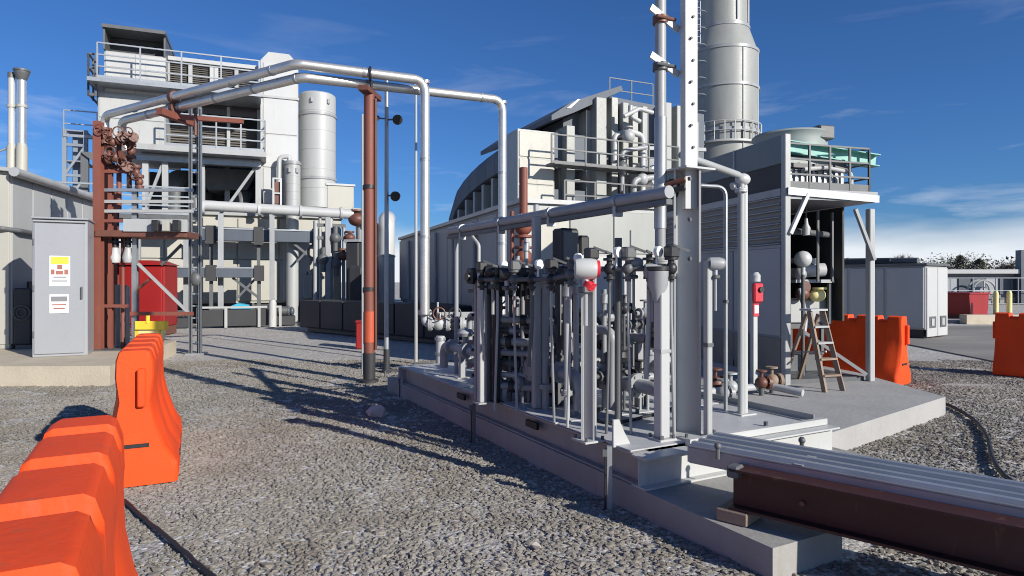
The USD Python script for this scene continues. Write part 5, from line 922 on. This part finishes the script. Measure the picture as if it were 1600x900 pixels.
# small deck items & hoses
def hose(name, label, pts, r, cat='cable', m='rubber', fr=SITE):
    p = np.array(pts, float); s = np.r_[0, np.cumsum(np.linalg.norm(np.diff(p, axis=0), axis=1))]; from scipy.interpolate import CubicSpline
    cs = CubicSpline(s, p); q = cs(np.linspace(0, s[-1], max(12, int(s[-1] / .08)))); q[:, :2] += .003 * rng.normal(size=(len(q), 2)); Thing(name, label, cat, fr).one(MB().tube(q, r, 8), m)
def gp(px, py, z=.01): Y = (EYE - z) * FPX / (py - HOR); return ((px - 800) / FPX * Y, Y, z)
hose('cable', 'black cable looping over the skid deck between the white posts', [(*on(935, 640), z0 + .012), (*on(965, 662), z0 + .012), (*on(1000, 655), z0 + .012), (*on(1050, 640), z0 + .012), (*on(1080, 620), z0 + .012)], .014, fr=SK)
hose('cable', 'added black line on the gravel for a cast shadow from the orange barrier foot to the camera', [gp(196, 782), gp(225, 810), gp(262, 840), gp(300, 872), gp(345, 912), gp(420, 970)], .014)  # tube laid on the gravel to stand for a cast shadow line
hose('cable', 'black cable on the gravel right of the concrete pad corner', [gp(1480, 632), gp(1520, 655), gp(1545, 690), gp(1562, 735), gp(1600, 765), gp(1680, 800)], .02)
hose('cable', 'thin looped wire on the slab below the white end beam', [gp(1262, 668, .3), gp(1275, 700, .19), gp(1292, 686, .24), gp(1300, 700, .16), gp(1270, 716, .18)], .006)
def rock(name, label, px, py, s):
    r = np.random.default_rng(int(px)); v = r.normal(size=(16, 3)); v /= np.linalg.norm(v, axis=1, keepdims=True); v *= r.uniform(.75, 1.1, (16, 1)); m = trimesh.Trimesh(v).convex_hull; x, y, z = gp(px, py); b = MB(); b.add(np.array(m.vertices) * s + [x, y, s[2] * .45], m.faces); Thing(name, label, 'rock').one(b, 'rock')
rock('rock', 'pale lump of broken concrete in the skid shadow', 588, 648, np.array([.13, .11, .11])); rock('rock', 'small pale stone chip on the open gravel by the slab shadow', 838, 853, np.array([.035, .03, .022])); rock('rock', 'flat pale stone below the brown beam', 1268, 838, np.array([.09, .07, .04]))
for i, (px, pb, pt, w, m, lab) in enumerate(((952, 792, 697, .035, 'galv', 'square galvanised stake standing against the near slab edge'), (741, 688, 630, .03, 'steel', 'dark stake with black clamp on the slab edge further back'), (628, 618, 590, .035, 'lgrey', 'short pale stake at the far left skid corner'))):
    x, y, _ = gp(px, pb, 0); zt = EYE - (pt - HOR) / FPX * y; T = Thing('stake', lab, 'stake'); T.p('tube', MB().box(x - w / 2, x + w / 2, y - w / 2, y + w / 2, -.05, zt), m); T.p('clip', MB().box(x - .05, x - w / 2, y - .02, y + .02, zt - .07, zt - .02), 'steel'); T.p('side_rod', MB().cyl((x - w / 2 - .012, y - .01, -.03), (x - w / 2 - .012, y - .01, zt - .02), .008, 8), 'black')

# brown beam and galvanised tray running to the right foreground
BB = Fr(1.285, 3.80, -42.0); LB = 4.2
T = Thing('brown_beam', 'dark brown primed I beam running from slab to right foreground', 'steel beam', BB)
zb_, zt_ = .25, .49
T.p('beam', MB().ibeam((0, .075, (zb_ + zt_) / 2), (LB, .075, (zb_ + zt_) / 2), zt_ - zb_, .15, .01, .015), 'brown')
for x in (.4, 1.5, 2.6): T.p('bolt', MB().disc((x, .066, .36), (0, 1, 0), .014, .03), 'rust2')
T.p('flange_clamp', MB().cbox((.02, .05, .47), (.07, .10, .07), .01), 'steel')
T = Thing('timber_block', 'short timber packing block under the end of the brown beam', 'timber block', BB); T.one(MB().box(-.07, .12, -.02, .22, .172, .249, .008), 'wood')
Thing('steel_stool', 'steel stool under the far end of the brown beam', 'support', BB).one(MB().box(LB - .4, LB - .2, -.02, .62, -.03, .249), 'steel')
T = Thing('cable_tray', 'ribbed galvanised covered cable tray above the brown beam', 'cable tray', BB)
x0, x1, y0, y1 = -.34, LB, .15, .56
T.p('cover', MB().box(x0, x1, y0, y1, .53, .545, .004), 'galv'); T.p('side_wall', MB().box(x0, x1, y0 + .004, y0 + .02, .435, .529), 'galv'); T.p('side_wall', MB().box(x0, x1, y1 - .02, y1 - .004, .435, .529), 'galv'); T.p('bottom', MB().box(x0 + .005, x1, y0 + .021, y1 - .021, .425, .434), 'galv')
for k, y in enumerate((.19, .29, .42, .52)): T.p('cover_rib', MB().prof([(-.028, 0), (.028, 0), (.018, .02), (-.018, .02)], (x0 + .02, y, .546), (x1, y, .546)), 'galv')
for x in (.35, 1.55, 2.75): T.p('joint_strap', MB().box(x - .025, x + .025, y0 - .004, y1 + .004, .5455, .549), 'lgrey')
for x in (-.12, .22): T.p('clamp_bolt', MB().cyl((x, .12 + .5 * (x > 0), .5), (x, .12 + .5 * (x > 0), .60), .014, 8).ball((x, .12 + .5 * (x > 0), .58), .022), 'steel')
Thing('bearer', 'short steel bearer carrying the cable tray beside the brown beam', 'support', BB).one(MB().box(1.9, 2.0, .2, .54, -.05, .425), 'steel')

# ================================================================ orange water filled barriers
def barrier_mesh(L, ribs=2):
    prof = [(.30, 0), (.305, .05), (.30, .15), (.24, .30), (.175, .50), (.145, .66), (.135, .85), (.13, .98), (.11, 1.045), (.085, 1.06)]
    ys = np.unique(np.round(np.r_[np.linspace(0, L, 73), .012, .04, L - .012, L - .04, [L * q + e for q in (.14, .38, .62, .86) for e in (-.07, -.056, .056, .07)]], 4)); m = MB(); m.round = True; rows = []
    notch = [L * q for q in (.14, .38, .62, .86)]
    for y in ys:
        e = min(y, L - y); sh = 1 - .10 * max(0, 1 - e / .04) ** 1.6
        d = min(abs(y - n) for n in notch); cut = .062 * max(0, min(1, (.070 - d) / .014))
        rb = .5 + .5 * math.cos(2 * pi * (y / L) * (ribs + 1)); rb = rb ** 2.2
        col = []
        for w, z in prof:
            win = max(0, min(1, (z - .16) / .12)) * max(0, min(1, (.80 - z) / .14)); ww = (w + .05 * win * (1 - rb) * 0 - .035 * win * rb) * sh
            zz = z - cut * max(0, min(1, (z - .93) / .1)); col.append((ww, zz))
        side = [(w, y, z) for w, z in col]; rows.append(side + [(-w, y, z) for w, y, z in side[::-1]])
    V = np.array(rows); n = V.shape[1]; F = []
    for i in range(len(ys) - 1):
        for j in range(n): F.append((i * n + j, i * n + (j + 1) % n, (i + 1) * n + (j + 1) % n, (i + 1) * n + j))
    m.add(V.reshape(-1, 3), [f[::-1] for f in F])
    for i, s in ((0, 1), (len(ys) - 1, -1)):
        r = V[i]; c = r.mean(0)[None]; m.add(np.vstack([r, c]), [(j, (j + 1) % n, n)[::s] for j in range(n)])
    return m
def barrier_parts(T, L):
    T.p('body', barrier_mesh(L), 'orange', smooth=38)
    for x in (-1, 1): T.p('end_lug', MB().box(x * .05 - .03, x * .05 + .03, -.05, .012, .62, .92, .01) if x > 0 else MB().box(-.055, .055, L - .012, L + .05, .60, .9, .01), 'orange')
    T.p('seam', MB().box(.302, .309, .05, L - .05, .045, .06), 'orange'); T.p('end_groove', MB().box(-.10, .10, -.008, .006, .30, .33), 'rubber'); T.p('fill_cap', MB().disc((0, L * .62, 1.0), (0, 0, 1), .045, .016), 'rubber'); T.p('drain_plug', MB().disc((.302, L * .3, .1), (1, 0, 0), .03, .02), 'rubber')
    T.p('fork_slot', MB().box(.28, .307, L * .38, L * .5, .0, .09).box(.28, .307, L * .62, L * .74, .0, .09), 'dark')
BL = 1.9
BR = Fr(-2.95, 5.0, 26.5)
T = Thing('water_barrier', 'upright orange plastic barrier at the far end of the left row', 'barrier', BR, 'orange water filled barriers'); barrier_parts(T, BL); T.parts = T.parts
# nearest one, beside the camera: a longer weathered unit
def end_from(x, y, deg): return (x + BL / 2 * -math.sin(math.radians(deg)), y + BL / 2 * math.cos(math.radians(deg)))
def base_of(x, y, deg): cx, cy = end_from(x, y, deg); return cx, cy, 0.0, deg
b1 = (-1.70 + BL * math.sin(math.radians(29)), 2.56 - BL * math.cos(math.radians(29)))
T.copies = [(*base_of(b1[0], b1[1], 29.0), 'nearest orange plastic barrier with notched top at bottom left'),
            (*base_of(6.1, 9.95, 40.0), 'red orange barrier standing behind the open cooling frame'),
            (*base_of(9.75, 9.8, 40.0), 'orange barrier at the right edge of the picture')]

# ================================================================ right background
EB = Fr(11.5, 17.8, 36.0); P, X, Z = EB.P, EB.X, EB.Z
t = Thing('equipment_enclosure', 'beige steel enclosure with louvred white end on the right', 'container', EB)
zt = Z(1445, 415); xr = X(1480); ang = math.radians(0)
DL = 4.2
t.p('body', MB().box(0, xr, 0, DL, .25, zt, .02), 'lgrey'); t.p('base', MB().box(.08, xr - .05, .08, DL - .05, 0, .25), 'dark')
t.p('roof', MB().box(-.06, xr + .05, -.06, DL + .05, zt, zt + .07, .01), 'steel')
for k in range(4): t.p('side_panel', MB().box(-.03, .01, .04 + k * DL / 4, DL / 4 * (k + 1) - .03, .3, zt - .05, .012), 'lgrey')
for a, b in ((.02, .5), (.5, .98)):
    q = t.p('end_door', MB().box(xr * a + .015, xr * b - .015, -.03, .01, .05, zt - .05, .012), 'bright'); q.sub('vent', MB().box(xr * (a + .1), xr * (b - .1), -.045, -.031, .3, .62), 'steel'); q.sub('vent_blades', MB().box(xr * (a + .16), xr * (b - .2), -.06, -.046, .36, .56), 'lgrey')
t.p('roof_unit', MB().box(.2, xr - .2, 1.0, 2.6, zt + .07, zt + .24, .02), 'dark'); t.p('roof_duct', MB().cyl((.3, .3, zt + .15), (.4, 3.6, zt + .22), .09), 'steel')
RB = Fr(*[(1527 - 800) / FPX * 26.0, 26.0], 30.0); X, Z = RB.X, RB.Z
t = Thing('skip', 'small bright red steel skip in front of the far wall', 'skip', RB); x0, x1 = X(1510), X(1541)
t.p('tub', MB().prism([(x0 + .12, .25), (x1 - .12, .25), (x1, 1.08), (x0, 1.08)], -.1, 1.1), 'red'); t.p('rim', MB().box(x0 - .04, x1 + .04, -.14, 1.14, 1.08, 1.16, .01), 'red'); t.p('skid_foot', MB().box(x0 + .2, x1 - .2, 0, .9, 0.08, .25), 'rust2')
for px in (1556, 1577): u, v = RB.at(px, 24.8); Thing('bollard', 'pale yellow bollard post %s the red skip' % ('just right of' if px == 1556 else 'farther right of'), 'bollard', RB).one(MB().lathe([(0, 0), (.09, 0), (.09, 1.15), (.06, 1.24), (0, 1.26)], (u, v, 0), 18), 'palegreen')
FW = Fr(*[(1480 - 800) / FPX * 46.0, 46.0], -3.0); X, Z = FW.X, FW.Z
t = Thing('far_shed', 'long low grey shed with pale roof edge beyond the red skip', 'shed', FW)
zt = Z(1540, 421); t.p('wall', MB().box(-1, 22, .3, 8, 0, zt - .3), 'farwall'); t.p('roof', MB().box(-1.3, X(1592), -.3, 8.3, zt - .3, zt), 'bright'); t.p('plinth', MB().box(-1, 22, .18, .29, 0, .45), 'concrete')
for k in range(9): x = k * .95; t.p('wall_panel' if k % 3 else 'window', MB().box(x, x + .8, .22, .32, .7, 1.9), 'tray' if k % 3 else 'grey')
t.p('column', MB().box(X(1589), X(1600) + 3, -.4, .15, 0, Z(1596, 391)), 'tray', label='dark tower at the right end')
t = Thing('yard_fence', 'thin grey mesh fence with posts before the far shed', 'fence', FW)
for k in range(12): t.p('post', MB().cyl((-4 + k * 1.5, -2.0, 0), (-4 + k * 1.5, -2.0, 1.9), .035, 8), 'galv')
for z in (.1, 1.0, 1.85): t.p('rail', MB().bar((-4, -2.0, z), (13, -2.0, z), .04), 'galv')
t = Thing('wire_spool', 'pale cable drum frame standing before the far shed wall', 'cable drum', FW); c = np.array([X(1538, -1), -1, .95])
t.p('frame', MB().ring(c, (0, 1, 0), .75, .06).ring(c + [0, .6, 0], (0, 1, 0), .75, .06), 'lgrey'); t.p('spokes', MB().bar(c - [.7, 0, 0], c + [.7, 0, 0], .08).bar(c - [0, 0, .7], c + [0, 0, .7], .08), 'lgrey'); t.p('hub', MB().cyl(c, c + [0, .6, 0], .3), 'grey'); t.p('cradle', MB().box(c[0] - .7, c[0] + .7, -1.1, -.3, 0, .26), 'mid')
def tree(name, label, px, Y, h, w, kind, seed, group=None):
    r = np.random.default_rng(seed); x = (px - 800) / FPX * Y; T = Thing(name, label, 'tree', SITE, group)
    tr = MB(); tips = []
    def grow(p, d, L, rad, lev):
        q = p + d * L; tr.tube([p, (p + q) / 2 + r.normal(size=3) * L * .04, q], np.array([rad, rad * .85, rad * .65]), 6, cap=False)
        if lev == 0: tips.append((q, d)); return
        for k in range(4 if lev > 1 else 3): dd = unit(d * .7 + r.normal(size=3) * .55 + [0, 0, .18]); grow(q - d * L * r.uniform(0, .35), dd, L * r.uniform(.6, .8), rad * .55, lev - 1); 
    grow(np.array([x, Y, -.1]), np.array([0, 0, 1.]), h * .3, h * .022, 3); T.p('trunk', tr, 'bark')
    V, F, n = [], [], 0
    if kind == 'bare':
        for q, d in tips:
            for _ in range(60):
                e = q + unit(d + r.normal(size=3) * .8) * h * r.uniform(.05, .16); s = unit(r.normal(size=3)) * h * .0042; V += [q + s, q - s, e]; F.append((n, n + 1, n + 2)); n += 3
    else:
        zlo, zhi = h * .12, h
        for _ in range(3800):
            a = r.random(); zz = zlo + (zhi - zlo) * a; rr = w / 2 * (math.sin(pi * min(1, .18 + .82 * a)) ** .7 if kind == 'round' else (1 - a) ** .8 + .05); ph = r.uniform(0, 2 * pi); lump = .7 + .45 * math.sin(ph * 3 + seed + 5 * a) * math.sin(7 * a + ph); q = np.array([x + rr * lump * math.cos(ph) * r.random() ** .5, Y + rr * lump * math.sin(ph) * r.random() ** .5, zz])
            s = r.normal(size=(3, 3)) * h * .017; V += list(q + s); F.append((n, n + 1, n + 2)); n += 3
    m = MB(); m.add(V, F); T.p('crown', m, 'twig' if kind == 'bare' else 'leaf')
for i, (px, Y, py, w, kind, lab) in enumerate(((1402, 84, 378, 5.5, 'bare', 'bare round crowned tree above the beige enclosure'), (1468, 92, 394, 4.5, 'bare', 'brown twiggy tree just right of the beige enclosure'), (1500, 96, 400, 5, 'round', 'dark rounded tree left of the pale roof middle'), (1530, 90, 405, 5, 'round', 'lowest dark tree peeping over the pale roof'), (1562, 94, 396, 6, 'bare', 'broad bare tree over the right part of the pale roof'), (1583, 100, 390, 5, 'bare', 'bare twiggy tree next to the dark tower'), (1620, 96, 392, 6, 'round', 'dark tree at the far right edge of the picture'), (1440, 100, 398, 4, 'bare', 'small bare tree behind the enclosure roof'))):
    tree('tree', lab, px, Y, EYE + (HOR - py) / FPX * Y, w, kind, 20 + i)
# far wooded skyline as one mass
w = MB(); V, F, n = [], [], 0; r = np.random.default_rng(3)
for k in range(26000):
    x = r.uniform(40, 210); y = 150 + r.uniform(0, 14); h = 6.6 + 1.0 * math.sin(x * .13) + .8 * math.sin(x * .41 + 1) + .6 * math.sin(x * 1.3); z = r.uniform(0, 1) ** .8 * h; s = r.normal(size=(3, 3)) * .2; V += list(np.array([x, y, z]) + s); F.append((n, n + 1, n + 2)); n += 3
w.add(V, F); Thing('woodland', 'far dark wood line on the horizon', 'woodland', kind='stuff').one(w, 'leaf')
flush()
